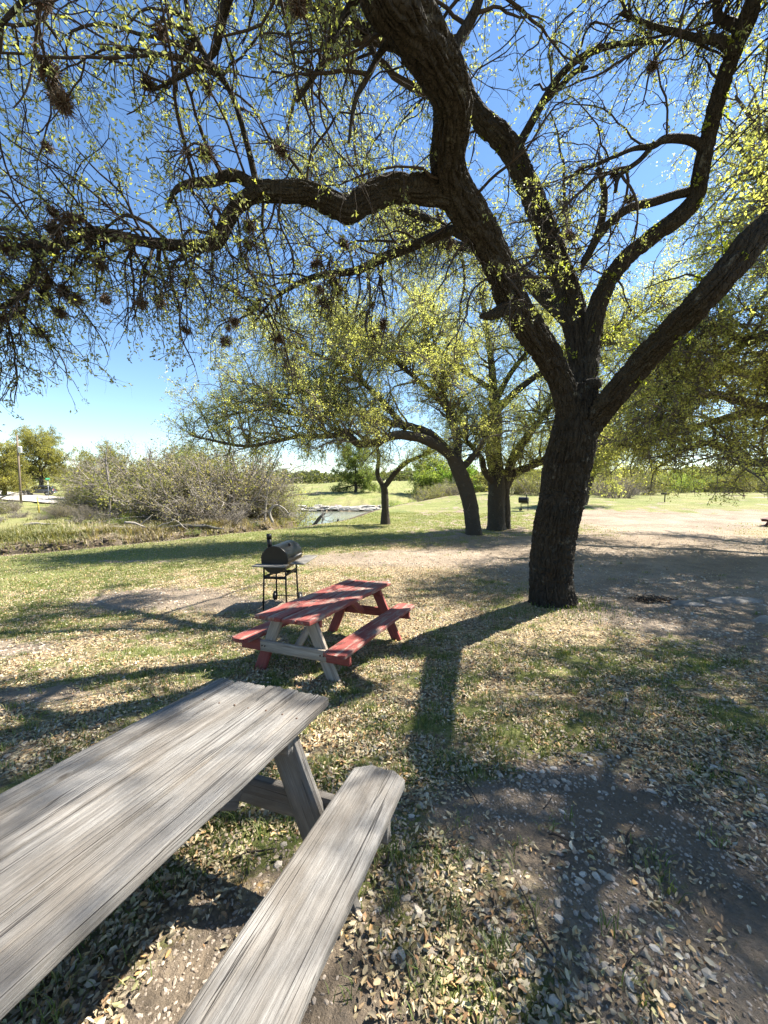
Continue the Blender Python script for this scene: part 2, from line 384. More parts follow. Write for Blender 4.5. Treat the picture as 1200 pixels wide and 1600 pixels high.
mb = MB(); mb.add(np.c_[X.ravel(), Y.ravel(), Zg], Fg, np.stack([g_, l_, d_], 1))
tag(mb.build('ground', mat_ground()), kind='structure')
_gz = Zg.reshape(shp)
def gz(x, y):
    """height of the built ground sheet at x,y"""
    x = np.asarray(x, float); y = np.asarray(y, float)
    i = np.clip(np.searchsorted(gx, x)-1, 0, len(gx)-2); j = np.clip(np.searchsorted(gy, y)-1, 0, len(gy)-2)
    fx = (x-gx[i])/(gx[i+1]-gx[i]); fy = (y-gy[j])/(gy[j+1]-gy[j])
    return (_gz[j, i]*(1-fx)+_gz[j, i+1]*fx)*(1-fy)+(_gz[j+1, i]*(1-fx)+_gz[j+1, i+1]*fx)*fy

# water
t = NT('water'); ob = t.coord('Object', (1, .35, 1))
nm = t.bump(t.noise(ob, 2.2, 4, .6), .25, .03)
mw = t.done(t.bsdf((.17, .185, .14), .16, nm, 0, .4))
mb = MB(); mb.add([(-400, -60, -3.3), (1000, -60, -3.3), (1000, 300, -3.3), (-400, 300, -3.3)], [[0, 1, 2, 3]])
tag(mb.build('river', mw, smooth=False), kind='structure')

# road on the far bank
t = NT('road_gravel'); ob = t.coord('Object')
mr = t.done(t.bsdf(t.ramp(t.noise(ob, 3, 8, .7), [(.3, (.30, .27, .23)), (.7, (.46, .43, .38))]), .95, t.bump(t.noise(ob, 40, 4), .3, .02)))
mb = MB(); ce = np.array([(-150, 70), (-110, 71), (-85, 70), (-68, 67), (-52, 62), (-42, 57), (-34, 54)], float); hw = np.array([6, 6, 6, 6.5, 6, 4.5, 3])
cp, cw = resample(np.c_[ce, ce[:, 0]*0], hw, K=60)
tn = np.gradient(cp, axis=0)[:, :2]; tn /= np.linalg.norm(tn, axis=1, keepdims=True); nr = np.c_[-tn[:, 1], tn[:, 0]]
q = np.linspace(-1, 1, 13); RX = cp[:, None, 0]+nr[:, None, 0]*cw[:, None]*q; RY = cp[:, None, 1]+nr[:, None, 1]*cw[:, None]*q
RZ = gz(RX, RY)+.05
for _ in range(3): RZ[1:-1] = np.maximum(RZ[1:-1], (RZ[:-2]+RZ[2:])/2)
RZ += .12
i_ = np.arange(60*13).reshape(60, 13)
mb.add(np.stack([RX, RY, RZ], -1), np.stack([i_[:-1, :-1], i_[1:, :-1], i_[1:, 1:], i_[:-1, 1:]], -1).reshape(-1, 4))
tag(mb.build('road', mr), kind='structure')
def roadz(x, y):
    k = np.argmin((RX-x)**2+(RY-y)**2); return RZ.ravel()[k]

# ------------------------------------------------------------------ ground cover
M_LEAF = mat_attr('fallen_leaf', .7, .3); M_BLADE = mat_leaf('grass_blade', .35); M_STONE = mat_attr('stone', .9)
def pick(rng, pal, n, var=.22):
    pal = np.array([p[:3] for p in pal]); return pal[rng.integers(0, len(pal), n)]*(1+rng.uniform(-var, var, (n, 1)))
def leaf_mesh(mb, p, d, up, L, W, col, fold=.25, curl=0.0):
    """six-point folded leaves: p base, d direction, up normal (N,3)"""
    d = d/np.linalg.norm(d, axis=1, keepdims=True); s = np.cross(d, up); s /= np.linalg.norm(s, axis=1, keepdims=True)+1e-9; u = np.cross(s, d)
    L = L[:, None]; W = W[:, None]; fold = np.reshape(fold, (-1, 1)); q = u*L*np.reshape(curl, (-1, 1))
    V = np.stack([p, p+d*L*.35+s*W*.5+u*W*fold, p+d*L*.75+s*W*.38+u*W*fold*1.3+q*.45, p+d*L*.97+q, p+d*L*.75-s*W*.38+u*W*fold*1.3+q*.45, p+d*L*.35-s*W*.5+u*W*fold], 1)
    b = np.arange(len(p))[:, None]*6
    mb.add(V.reshape(-1, 3), np.concatenate([b+np.array([[0, 1, 2, 3]]), b+np.array([[0, 3, 4, 5]])]), np.repeat(col, 6, 0))
def fan(n, r0, r1, a=1.02, pw=1.0):
    r = r0+(r1-r0)*rng.random(n)**pw; th = rng.uniform(-a, a, n); return r*np.sin(th), r*np.cos(th)
x, y = fan(640000, .75, 24, .98, 1.15); g, l, d = gmask(x, y)
cl = fbm(x*4.2, y*4.2, 8, 3)
keep = rng.random(len(x)) < np.clip(l*.9+.06+.09*sstep(4, 8, np.hypot(x, y)), 0, 1)*sstep(.40, .66, cl+.10*l+.09*sstep(5, 11, np.hypot(x, y)))*np.interp(np.hypot(x, y), [.8, 2.2, 3.5], [.55, .8, 1])
x, y = x[keep], y[keep]; n = len(x); r = np.hypot(x, y)
th = rng.uniform(0, 6.283, n); dr = np.c_[np.cos(th), np.sin(th), rng.normal(.05, .22, n)]
up = np.c_[rng.normal(0, .48, (n, 2)), np.ones(n)*np.where(rng.random(n) < .3, -1, 1)]
Ln = (.008+.030*rng.random(n)**1.25)*(1+.02*r); mb = MB()
col = pick(rng, [(.46, .36, .20), (.52, .43, .27), (.48, .30, .13), (.34, .20, .10), (.43, .34, .20), (.36, .285, .17), (.44, .37, .235), (.36, .315, .22), (.20, .135, .075), (.27, .19, .11), (.30, .25, .17), (.50, .44, .32), (.24, .20, .14), (.33, .31, .15)], n, .15)
leaf_mesh(mb, np.c_[x, y, gz(x, y)+rng.uniform(.004, .02, n)], dr, up, Ln, Ln*rng.uniform(.30, .56, n), col, rng.normal(.22, .33, n), rng.normal(.05, .28, n))
tag(mb.build('fallen_leaves', M_LEAF), kind='stuff', cat='leaf litter', label='tan oak leaves scattered over the ground under the trees')

def blades(mb, x, y, h, w, bend, col, seg=2):
    n = len(x); th = rng.uniform(0, 6.283, n); ds = np.c_[np.cos(th), np.sin(th), np.zeros(n)]; sd = np.c_[-np.sin(th), np.cos(th), np.zeros(n)]
    p = np.c_[x, y, gz(x, y)-.004]; h = h[:, None]; w = w[:, None]; b = (bend*rng.uniform(.3, 1.4, n))[:, None]; up = np.array([[0, 0, 1.]])
    V = np.stack([p-sd*w/2, p+sd*w/2, p+up*h*.6+ds*h*b*.35+sd*w*.35, p+up*h*.6+ds*h*b*.35-sd*w*.35, p+up*h*(1-.25*b)+ds*h*b], 1)
    k = np.arange(n)[:, None]*5
    c = np.repeat(col, 5, 0); mb.add(V.reshape(-1, 3), k+np.array([[0, 1, 2, 3]]), c); mb.add(np.zeros((0, 3)), (k+np.array([[3, 2, 4]]))-mb.n, None, np.zeros((0, 2)))
GP = [(.10, .15, .035), (.14, .19, .05), (.08, .12, .03), (.20, .23, .075), (.30, .28, .13)]
mb = MB()
# clumps near the camera
cx, cy = fan(15000, .9, 14, .98, .95); g, l, d = gmask(cx, cy); k = rng.random(len(cx)) < np.clip(g*.8+.05-.55*d, .02, 1); cx, cy = cx[k], cy[k]
m = rng.integers(7, 26, len(cx)); x = np.repeat(cx, m)+rng.normal(0, .028, m.sum())*np.repeat(1+.05*np.hypot(cx, cy), m); y = np.repeat(cy, m)+rng.normal(0, .028, m.sum())
r = np.hypot(x, y); hh = np.repeat(rng.uniform(.03, .085, len(cx)), m)*rng.uniform(.6, 1.3, len(x))
blades(mb, x, y, hh, rng.uniform(.0025, .005, len(x))*(1+.09*r), .7, pick(rng, GP, len(x)))
# the tuft ring at the trunk foot
a = rng.uniform(-2.9, .6, 900)+rng.normal(0, .2, 900); q = .42+.75*rng.random(900)**1.6; x = 3.03+q*np.cos(a); y = 6.64+q*np.sin(a)
blades(mb, x, y, rng.uniform(.02, .14, 900), rng.uniform(.006, .01, 900), .6, pick(rng, GP[:3], 900))
# lawn
x, y = fan(170000, 8, 34, 1.0, 1.0); g, l, d = gmask(x, y); s1 = sdist(x, y, CREST)
k = (rng.random(len(x)) < np.clip(g*1.3-.25, 0, 1)) & (s1 > -3.5); x, y = x[k], y[k]; r = np.hypot(x, y)
blades(mb, x, y, rng.uniform(.035, .08, len(x))*(1+.01*r), .004+.0007*r, .8, pick(rng, [(.13, .17, .04), (.18, .21, .055), (.235, .25, .08), (.30, .285, .13)], len(x)))
tag(mb.build('grass', M_BLADE), kind='stuff', cat='grass', label='short green grass on the lawn and in thin tufts among the leaves')
# dry straw on the far bank and its edge
mb = MB(); n = 70000
tt = rng.uniform(0, 1, n); sg = rng.integers(0, 8, n); P0 = FARB[1:9][sg]; P1 = FARB[2:10][sg]; p = P0+(P1-P0)*tt[:, None]
dv = P1-P0; nv = np.c_[-dv[:, 1], dv[:, 0]]/np.linalg.norm(dv, axis=1, keepdims=True); off = rng.exponential(5, n)+.25
off = np.where(rng.random(n) < .22, rng.uniform(-.75, .9, n), np.where(rng.random(n) < .4, .9+off*.14, .9+off)); p = p+nv*off[:, None]
hh = rng.uniform(.12, .62, n)*np.where(off < 2, 1.0, .8)*(.35+1.3*vnoise(p[:, 0]*.8, p[:, 1]*.8, 3)); w_ = fbm(p[:, 0]*.22, p[:, 1]*.22, 4)
cc = np.where((w_+rng.normal(0, .07, n) > .47)[:, None], pick(rng, [(.15, .165, .065), (.20, .20, .085), (.26, .24, .12)], n), pick(rng, [(.32, .27, .18), (.25, .21, .145), (.40, .345, .24), (.20, .165, .12)], n))
blades(mb, p[:, 0], p[:, 1], hh, rng.uniform(.02, .05, n), .9, cc)
tag(mb.build('bank_grass', M_BLADE), kind='stuff', cat='grass', label='straw and green grass on the river bank')

ICO = None
def ico():
    p = (1+5**.5)/2; v = np.array([(-1, p, 0), (1, p, 0), (-1, -p, 0), (1, -p, 0), (0, -1, p), (0, 1, p), (0, -1, -p), (0, 1, -p), (p, 0, -1), (p, 0, 1), (-p, 0, -1), (-p, 0, 1)])/math.hypot(1, p)
    f = np.array([(0, 11, 5), (0, 5, 1), (0, 1, 7), (0, 7, 10), (0, 10, 11), (1, 5, 9), (5, 11, 4), (11, 10, 2), (10, 7, 6), (7, 1, 8), (3, 9, 4), (3, 4, 2), (3, 2, 6), (3, 6, 8), (3, 8, 9), (4, 9, 5), (2, 4, 11), (6, 2, 10), (8, 6, 7), (9, 8, 1)])
    return v, f
IV, IF = ico()
def pebbles(mb, x, y, s, col, sink=.3):
    n = len(x); th = rng.uniform(0, 6.283, n); c, q = np.cos(th), np.sin(th)
    sc = np.stack([s*rng.uniform(.8, 1.5, n), s*rng.uniform(.6, 1.0, n), s*rng.uniform(.35, .7, n)], 1)
    V = IV[None]*(1+rng.uniform(-.22, .22, (n, 12, 1)))*sc[:, None]
    W = np.stack([V[..., 0]*c[:, None]-V[..., 1]*q[:, None], V[..., 0]*q[:, None]+V[..., 1]*c[:, None], V[..., 2]], -1)+np.c_[x, y, gz(x, y)+sc[:, 2]*sink][:, None]
    mb.add(W.reshape(-1, 3), (np.arange(n)[:, None, None]*12+IF[None]).reshape(-1, 3), np.repeat(col, 12, 0))
mb = MB(); n = 2600; tt = rng.uniform(0, 1, n); sg = rng.integers(0, 8, n); p = FARB[1:9][sg]+(FARB[2:10][sg]-FARB[1:9][sg])*tt[:, None]
dv = (FARB[2:10]-FARB[1:9])[sg]; nv = np.c_[-dv[:, 1], dv[:, 0]]/np.linalg.norm(dv, axis=1, keepdims=True); p = p+nv*rng.uniform(-1.1, .5, n)[:, None]
pebbles(mb, p[:, 0], p[:, 1], (.03+.2*rng.random(n)**3), pick(rng, [(.08, .06, .042), (.14, .105, .075), (.10, .075, .05), (.05, .038, .028), (.18, .14, .10)], n), .1)
tag(mb.build('bank_clods', M_STONE, smooth=False), kind='stuff', cat='clods', label='dark clods of soil on the eroded face of the far bank')
mb = MB(); x, y = fan(60000, .75, 12, .98, 1.0); g, l, d = gmask(x, y); cl = fbm(x*2.2, y*2.2, 12, 3)
k = rng.random(len(x)) < np.clip(.22+.6*d, 0, 1)*sstep(.36, .62, cl); x, y = x[k], y[k]; r = np.hypot(x, y)
s = (.004+.017*rng.random(len(x))**2.8)*(1+.05*r)
pebbles(mb, x, y, s, pick(rng, [(.42, .36, .28), (.33, .28, .22), (.49, .43, .35), (.26, .21, .165), (.38, .28, .20)], len(x)))
x, y = fan(90000, .75, 7, .98, 1.0); g, l, d = gmask(x, y); cl = fbm(x*3, y*3, 14, 3); k = rng.random(len(x)) < np.clip(.3+.7*d, 0, 1)*sstep(.3, .6, cl); x, y = x[k], y[k]
pebbles(mb, x, y, (.0025+.007*rng.random(len(x))**2)*(1+.06*np.hypot(x, y)), pick(rng, [(.30, .25, .20), (.24, .195, .15), (.36, .30, .24), (.17, .135, .10)], len(x)), .2)
tag(mb.build('pebbles', M_STONE, smooth=False), kind='stuff', cat='pebbles', label='small pale pebbles in the bare dirt')
# ================================================================== picnic tables
W_GRAY, W_RED, W_RED2, W_BARE = mat_wood_gray(), mat_wood_red(.68), mat_wood_red(.15, 'dark_red_paint'), mat_wood_bare()
M_IRON = mat_plain('black_iron', (.009, .009, .010), .5, .3, .4, 9, .4, .15)
M_RUST = mat_plain('rusty_bolt', (.10, .06, .04), .8, .4, .4, 60)
def board(mb, L, W, T, c=(0, 0, 0), nx=60, ny=24, groove=.0, jag=.0, clip=0.0, tone=1.0, seed=0, mi=0):
    mb.mi = mi
    yt = np.linspace(-1, 1, ny); e = min(.004, T*.2)
    top = np.c_[yt*(W/2-e*.6), np.full(ny, T/2)]; top[[0, -1], 1] -= e*.5
    bot = np.c_[-np.linspace(-1, 1, 6)*(W/2-e*.5), np.full(6, -T/2)]
    ring = np.r_[top, [(W/2, T/2-e), (W/2, 0), (W/2, -T/2+e)], bot, [(-W/2, -T/2+e), (-W/2, 0), (-W/2, T/2-e)]]
    m = len(ring); xs = np.r_[-L/2, -L/2+.004, np.linspace(-L/2+.02, L/2-.02, nx), L/2-.004, L/2]
    Xx = np.repeat(xs[:, None], m, 1); Yy = np.repeat(ring[None, :, 0], len(xs), 0).copy(); Zz = np.repeat(ring[None, :, 1], len(xs), 0).copy()
    if groove > 0:
        g = (vnoise(Xx*2.2+seed*7, Yy*150+3*vnoise(Xx*2, Yy*5, seed), seed)-.5)+.7*(vnoise(Xx*1.1+seed, Yy*55, seed+4)-.5)
        Zz += np.where(Zz > T*.3, groove*g*2, 0)
        Yy += np.sign(Yy)*np.where(np.abs(Yy) > W/2-.003, (vnoise(Xx*6, seed, np.sign(Yy)*3)-.5)*.005, 0)
        Zz += (vnoise(Xx*1.3, seed*3.1, 0)-.5)*.006
    if jag > 0:
        for k, sg in ((0, -1), (1, -1), (-2, 1), (-1, 1)):
            Xx[k] += jag*(vnoise(Yy[k]*60, seed+sg)+.6*vnoise(Yy[k]*190, seed*2+sg)-.8)
    if clip > 0:
        for sg in (-1, 1):
            f = np.clip((np.abs(Xx)-(L/2-.05))/.05, 0, 1)*(np.sign(Xx) == sg)
            Xx -= sg*f*clip*np.clip((np.abs(Yy)/(W/2)-.45)/.55, 0, 1)
    for k in (0, -1): Zz[k] *= .86
    n = len(xs); V = np.stack([Xx, Yy, Zz], -1).reshape(-1, 3)+np.array(c)
    i = np.arange(n*m).reshape(n, m); F = np.stack([i[:-1], np.roll(i[:-1], -1, 1), np.roll(i[1:], -1, 1), i[1:]], -1).reshape(-1, 4)
    mb.add(V, F, (tone, tone, tone)); b = mb.n-n*m
    for row, fl in ((i[0], 1), (i[-1], 0)):
        cc = mb.n; mb.add(V[row].mean(0)[None], np.zeros((0, 3), int), (tone,)*3); nx_ = np.roll(row, -1)
        f = np.stack([nx_, row, np.full(m, cc-b)], 1) if fl else np.stack([row, nx_, np.full(m, cc-b)], 1)
        mb.add(np.zeros((0, 3)), f+b-mb.n, None, np.zeros((0, 2)))
    mb.mi = 0
def plank(name, parent, mat, p0, p1, w, th, up=(1, 0, 0), **k):
    """one board from p0 to p1, its broad face along up's normal; grain along its length"""
    p0, p1 = np.array(p0, float), np.array(p1, float); d = p1-p0; L = np.linalg.norm(d)
    M = frame((p0+p1)/2, d, up); mb = MB(); board(mb, L, w, th, **k)
    return mb.build(name, mat, parent, M=M.tolist())
def bolts(name, parent, pts, ax, r=.009, h=.008):
    for p in pts:
        mb = MB(); lathe(mb, [(0, -h), (r, -h), (r, h*.4), (r*.6, h), (0, h)], 8, frame((0, 0, 0), np.roll(ax, 0))@np.array([[0, 0, 1, 0], [1, 0, 0, 0], [0, 1, 0, 0], [0, 0, 0, 1]], float))
        o = mb.build(name, M_RUST, parent); o.location = p
def picnic_table(label, loc, M3, xc, L, W, mats, foot=.53, span=.724, sh=.451, H=.74, det=1, splits=(.25, .25, .25, .25), group=None, jag=.008, groove=.0012, leg_in=.24):
    """table axis = local x, ground at z 0; xc = x of its middle"""
    r = thing('picnic_table', label, 'picnic table', group=group)
    M = np.eye(4); M[:3, :3] = M3; M[:3, 3] = loc; r.matrix_basis = Matrix(M.tolist())
    T = .042; mb = MB(); y = W/2; nx = int(90*det)+6; ny = int(26*det)+4
    for k, f in enumerate(splits):
        w = W*f
        board(mb, L-rng.uniform(0, .014), w-.015, T, (rng.uniform(-.006, .006), y-w/2, rng.uniform(-.002, .002)), nx, ny, groove, jag, 0, rng.uniform(.74, 1.08), k+1); y -= w
    o = mb.build('tabletop', mats['top'], r); o.location = (xc, 0, H-T/2)
    if mats.get('nails'):
        mb = MB(); nm_ = None
        for sx in (-1, 1):
            for yy in np.linspace(-W/2+.04, W/2-.04, 8):
                if True:
                    if nm_ is None: lathe(mb, [(0, .0016), (.004, .0012), (.0045, -.004)], 8)
                    nm_ = mb.mesh('nail', M_RUST) if nm_ is None else nm_
                    q = bpy.data.objects.new('nail', nm_); COL.objects.link(q); q.parent = o
                    q.location = (sx*(L/2-leg_in)+rng.uniform(-.01, .01), yy+rng.uniform(-.01, .01), T/2+.0008)
    for s in (-1, 1):
        mb = MB(); board(mb, L, .25, .04, (0, 0, 0), nx, ny, groove, jag*.6, .045, 1.0, 9+s)
        o = mb.build('seat', mats['seat'], r); o.location = (xc, s*(span-.125), sh-.02)
    for e, sx in (('far', 1), ('near', -1)):
        x = xc+sx*(L/2-leg_in)
        for s in (-1, 1):
            m = mats.get(('leg', e, s), mats['leg'])
            ml = m if isinstance(m, (list, tuple)) else [m]
            p0, p1 = np.array((x, s*foot, -.03)), np.array((x, s*.20, H-T-.002))
            Lq = np.linalg.norm(p1-p0); Mq = frame((p0+p1)/2, p1-p0, (1, 0, 0)); mb = MB()
            if len(ml) == 1: board(mb, Lq, .135, .04, nx=30, ny=10, groove=groove*.8, seed=s+sx*3)
            else:                                  # painted foot, bare top
                a = Lq*.50; board(mb, a, .135, .04, (-Lq/2+a/2, 0, 0), 14, 10, groove*.8, 0, 0, 1, 5, 1); board(mb, Lq-a, .133, .0395, (a/2, 0, 0), 14, 10, groove*.8, 0, 0, 1, 6, 0)
            mb.build('leg', ml, r, M=Mq.tolist())
        xb = x+sx*.041
        m = mats.get(('beam', e), mats['leg']); ml = m if isinstance(m, (list, tuple)) else [m]
        Mq = frame((xb, 0, sh-.04-.062), (0, 1, 0), (1, 0, 0)); Lb = span*2-.05; mb = MB()
        if len(ml) == 1: board(mb, Lb, .12, .04, nx=30, ny=10, groove=groove*.8, seed=sx)
        else:
            a = .27; board(mb, Lb-2*a, .118, .0395, (0, 0, 0), 20, 10, groove*.8, 0, 0, 1, 3, 0)
            for q in (-1, 1): board(mb, a, .12, .04, (q*(Lb/2-a/2), 0, 0), 10, 10, groove*.8, 0, 0, 1, 4, 1)
        bm_ = mb.build('crossbeam', ml, r, M=Mq.tolist())
        plank('batten', r, mats['leg'], (x-sx*.041, -W/2+.05, H-T-.05), (x-sx*.041, W/2-.05, H-T-.05), .09, .038, (1, 0, 0), nx=16, ny=6)
        plank('brace', r, mats.get(('brace', e), mats['leg']), (x-sx*.03, 0, sh-.1), (xc+sx*(L/2-leg_in-.5), 0, H-T-.012), .09, .04, (0, 1, 0), nx=16, ny=8, groove=groove)
        bolts('bolt', r, [(xb+sx*.022, s*yy, sh-.10) for s in (-1, 1) for yy in (.36, .40)], (sx, 0, 0))
    return r
def rot3(y, p, r):
    cy, sy, cp, sp, cr, sr = math.cos(y), math.sin(y), math.cos(p), math.sin(p), math.cos(r), math.sin(r)
    return np.array([[cy, -sy, 0], [sy, cy, 0], [0, 0, 1]])@np.array([[cp, 0, sp], [0, 1, 0], [-sp, 0, cp]])@np.array([[1, 0, 0], [0, cr, -sr], [0, sr, cr]])
LG = 1.86
picnic_table('weathered bare gray wood picnic table in the foreground', (-.564, 1.834, -.044), rot3(1.215, .077, -.047), -LG/2, LG, .69,
             {'top': W_GRAY, 'seat': W_GRAY, 'leg': W_GRAY, 'nails': 1}, det=1.9, splits=(.17, .28, .28, .27), jag=.014, groove=.0016, leg_in=.23)
picnic_table('worn red picnic table with bare wood legs, beside the black barrel grill', (-.62, 4.659, -.387), rot3(1.143, .032, -.037), 0, 1.997, .72,
             {'top': W_RED, 'seat': W_RED, 'leg': W_RED2, ('leg', 'near', -1): W_BARE, ('leg', 'near', 1): [W_BARE, W_RED2], ('beam', 'near'): [W_BARE, W_RED2], ('brace', 'near'): W_BARE},
             det=1.0, jag=.01, leg_in=.22)
W_OLD = mat_plain('old_red_stain', (.105, .045, .04), .8, 0, .4, 5)
def table_at(label, x, y, rz, s=1.0):
    o = picnic_table(label, (x, y, float(gz(x, y))), rot3(rz, 0, 0), 0, 2.3*s, .75, {'top': W_OLD, 'seat': W_OLD, 'leg': W_OLD}, det=.25, groove=0, jag=0)
    return o
table_at('distant dark red picnic table in front of the green hedge', 43.6, 47.5, 2.25)
table_at('dark red picnic table on the bare dirt cut off by the right edge', 23.3, 22.2, .6)

# ================================================================== barrel grill
def barrel_grill(label, loc, rz, full=True):
    """barrel axis = local +x (away), left = +y"""
    g = thing('barrel_grill', label, 'grill', loc, rz)
    R, Lb, cz = .262, .80, .93
    drum_m = mat_plain('drum_paint', (.007, .0075, .0085), .38, .25, .5, 5, .5, .06)
    grey_w = mat_plain('dull_gray_board', (.15, .14, .125), .85, 0, .3, 14)
    Mx = np.array([[0, 0, 1, 0], [1, 0, 0, 0], [0, 1, 0, 0], [0, 0, 0, 1]], float)     # lathe z -> x
    def half(a0, a1, r, x0, x1, n=22):
        mb = MB(); a = np.linspace(a0, a1, n); V = []; F = []
        prof = [(x0, r*.985), (x0+.004, r), (x0+.02, r), (x1-.02, r), (x1-.004, r), (x1, r*.985)]
        V = np.array([[px, -pr*math.cos(q), pr*math.sin(q)] for px, pr in prof for q in a])
        F = [[k*n+j, k*n+j+1, (k+1)*n+j+1, (k+1)*n+j] for k in range(5) for j in range(n-1)]
        mb.add(V, F)
        for xe, fl in ((x0, 0), (x1, 1)):      # flat end plates with their own edge
            W_ = np.array([[xe+(.006 if not fl else -.006), 0, 0]]+[[xe, -r*.985*math.cos(q), r*.985*math.sin(q)] for q in a]); f = np.array([[0, j+1, j+2] for j in range(n-1)])
            mb.add(W_, f if not fl else f[:, ::-1])
        return mb
    lid = half(-.12, math.pi-.12, R, 0, Lb).build('lid', drum_m, g); lid.location = (0, 0, cz)
    body = half(math.pi-.12, 2*math.pi-.12, R*.985, .004, Lb-.004).build('firebox', drum_m, g); body.location = (0, 0, cz)
    mb = MB()
    for xx in (Lb*.3, Lb*.7): tube(mb, [(xx, -R*.96, .02), (xx, -R-.045, .035)], .008, 6)
    tube(mb, [(Lb*.26, -R-.045, .035), (Lb*.74, -R-.045, .035)], .012, 8)
    mb.build('handle', mat_plain('bare_steel', (.30, .28, .26), .5, .6, .3), lid)
    mb = MB(); lathe(mb, [(.0, .05), (.022, .05), (.024, .0), (0, 0)], 14, frame((Lb*.5, -R*.55, R*.82), (1, 0, 0))); mb.build('thermometer', M_IRON, lid)
    mb = MB(); tube(mb, [(.13, R*.52, R*.70), (.13, R*.56, R+.12)], .042, 16); tube(mb, [(.13, R*.56, R+.115), (.13, R*.56, R+.21)], .047, 16)
    mb.build('chimney', M_IRON, lid)
    plank('end_shelf', g, grey_w, (-.11, -R-.02, cz-.075), (-.11, R+.07, cz-.075), .21, .022, (0, 0, 1), nx=14, ny=10, groove=.001)
    plank('front_shelf', g, grey_w, (.03, -R-.155, cz-.065), (Lb+.1, -R-.155, cz-.065), .27, .022, (0, 0, 1), nx=20, ny=10, groove=.001)
    for sx, x in ((-1, .02), (1, Lb*.72)):
        for s in (-1, 1):
            mb = MB(); zb = .0 if sx < 0 else .03
            tube(mb, [(x+sx*.03, s*.225, zb-.02), (x, s*.205, cz-.10)], .017, 8); mb.build('leg', M_IRON, g)
        mb = MB(); box(mb, (x, 0, .60), (.022, .42, .05), bev=.004); mb.build('crossbar', M_IRON, g)
    for s in (-1, 1):
        mb = MB(); box(mb, (Lb*.37, s*.207, .655 if s < 0 else .60), (Lb*.68, .022, .05), bev=.004); mb.build('crossbar', M_IRON, g)
        w = MB(); MM = frame((Lb*.72+.05, s*.26, .09), (0, 1, 0))@Mx
        lathe(w, [(.055, -.016), (.085, -.02), (.092, 0), (.085, .02), (.055, .016)], 24, MM); wo = w.build('wheel', mat_plain('wheel_rubber', (.02, .02, .02), .8), g)
        w = MB(); lathe(w, [(.0, -.018), (.018, -.018), (.02, -.006), (.055, -.008), (.055, .008), (.02, .006), (.018, .018), (0, .018)], 16, MM); w.build('hub', mat_plain('grey_hub', (.22, .22, .22), .6), wo)
    mb = MB(); tube(mb, [(Lb*.72+.05, -.27, .09), (Lb*.72+.05, .27, .09)], .009, 6); mb.build('axle', M_IRON, g)
    return g
barrel_grill('black barrel grill with chimney and wooden shelves near the red table', (-2.02, 6.93, float(gz(-2.0, 7.1))), math.atan2(.99, .12))
barrel_grill('small distant black barrel grill seen between the tree trunks', (12.7, 33.5, float(gz(12.7, 33.5))), 2.6)
# pedestal park grill
x, y = 30.6, 41.5
pg = thing('pedestal_grill', 'small dark park grill on a single post in the far grass', 'grill', (x, y, float(gz(x, y))))
mb = MB(); tube(mb, [(0, 0, -.1), (0, 0, .82)], .055, 10); mb.build('post', M_IRON, pg)
mb = MB(); box(mb, (0, 0, .84), (.62, .45, .03)); box(mb, (-.3, 0, .92), (.025, .45, .16)); box(mb, (.3, 0, .92), (.025, .45, .16)); box(mb, (0, .22, .92), (.58, .02, .16)); mb.build('firebox', M_IRON, pg, smooth=False)
mb = MB()
for k in range(9): tube(mb, [(-.29, -.2+k*.05, .985), (.29, -.2+k*.05, .985)], .008, 5)
mb.build('grate', M_IRON, pg)

# ================================================================== far roadside things
# parked pickup-like utility vehicle
x, y = -65.2, 72.0; cz = roadz(x, y)
car = thing('parked_car', 'dark gray sport utility vehicle parked on the pale road across the river', 'car', (x, y, cz), 3.55)
PAINT = mat_plain('gray_car_paint', (.055, .06, .068), .25, .3, .1, 2, .6); GLASS = mat_plain('dark_glass', (.012, .014, .016), .08, 0, .1, 2, .8); RUB = mat_plain('tyre_rubber', (.015, .015, .015), .85); CHR = mat_plain('bright_trim', (.5, .5, .5), .25, .9, .1)
def prof_solid(pts, w, tuck=.0, z0=None):
    mb = MB(); pts = np.array(pts, float); n = len(pts); zc = pts[:, 1]
    for_y = []
    for s, sc in ((-1, .96), (-.93, 1), (.93, 1), (1, .96)):
        c = pts.mean(0); q = c+(pts-c)*sc; yy = s*w/2-np.sign(s)*tuck*np.clip((q[:, 1]-1.0), 0, 2)
        for_y.append(np.c_[q[:, 0], yy, q[:, 1]])
    V = np.concatenate(for_y); F = [[k*n+j, k*n+(j+1) % n, (k+1)*n+(j+1) % n, (k+1)*n+j] for k in range(3) for j in range(n)]
    mb.add(V, F)
    for k in (0, 3):
        b = mb.n; mb.add(for_y[k].mean(0)[None], np.zeros((0, 3), int)); off = k*n; j = np.arange(n); j2 = (j+1) % n
        f = np.stack([j+off, j2+off, np.full(n, b)], 1); f = f[:, ::-1] if k == 0 else f
        mb.add(np.zeros((0, 3)), f-mb.n, None, np.zeros((0, 2)))
    return mb
prof_solid([(-2.45, .45), (-2.5, .75), (-2.42, 1.08), (.95, 1.1), (2.25, 1.0), (2.48, .8), (2.5, .45), (2.0, .36), (-2.1, .36)], 1.92).build('body', PAINT, car)
prof_solid([(-2.40, 1.06), (-2.28, 1.45), (-2.05, 1.78), (-1.6, 1.85), (.1, 1.84), (.35, 1.74), (1.05, 1.09)], 1.84, .16).build('cabin', PAINT, car)
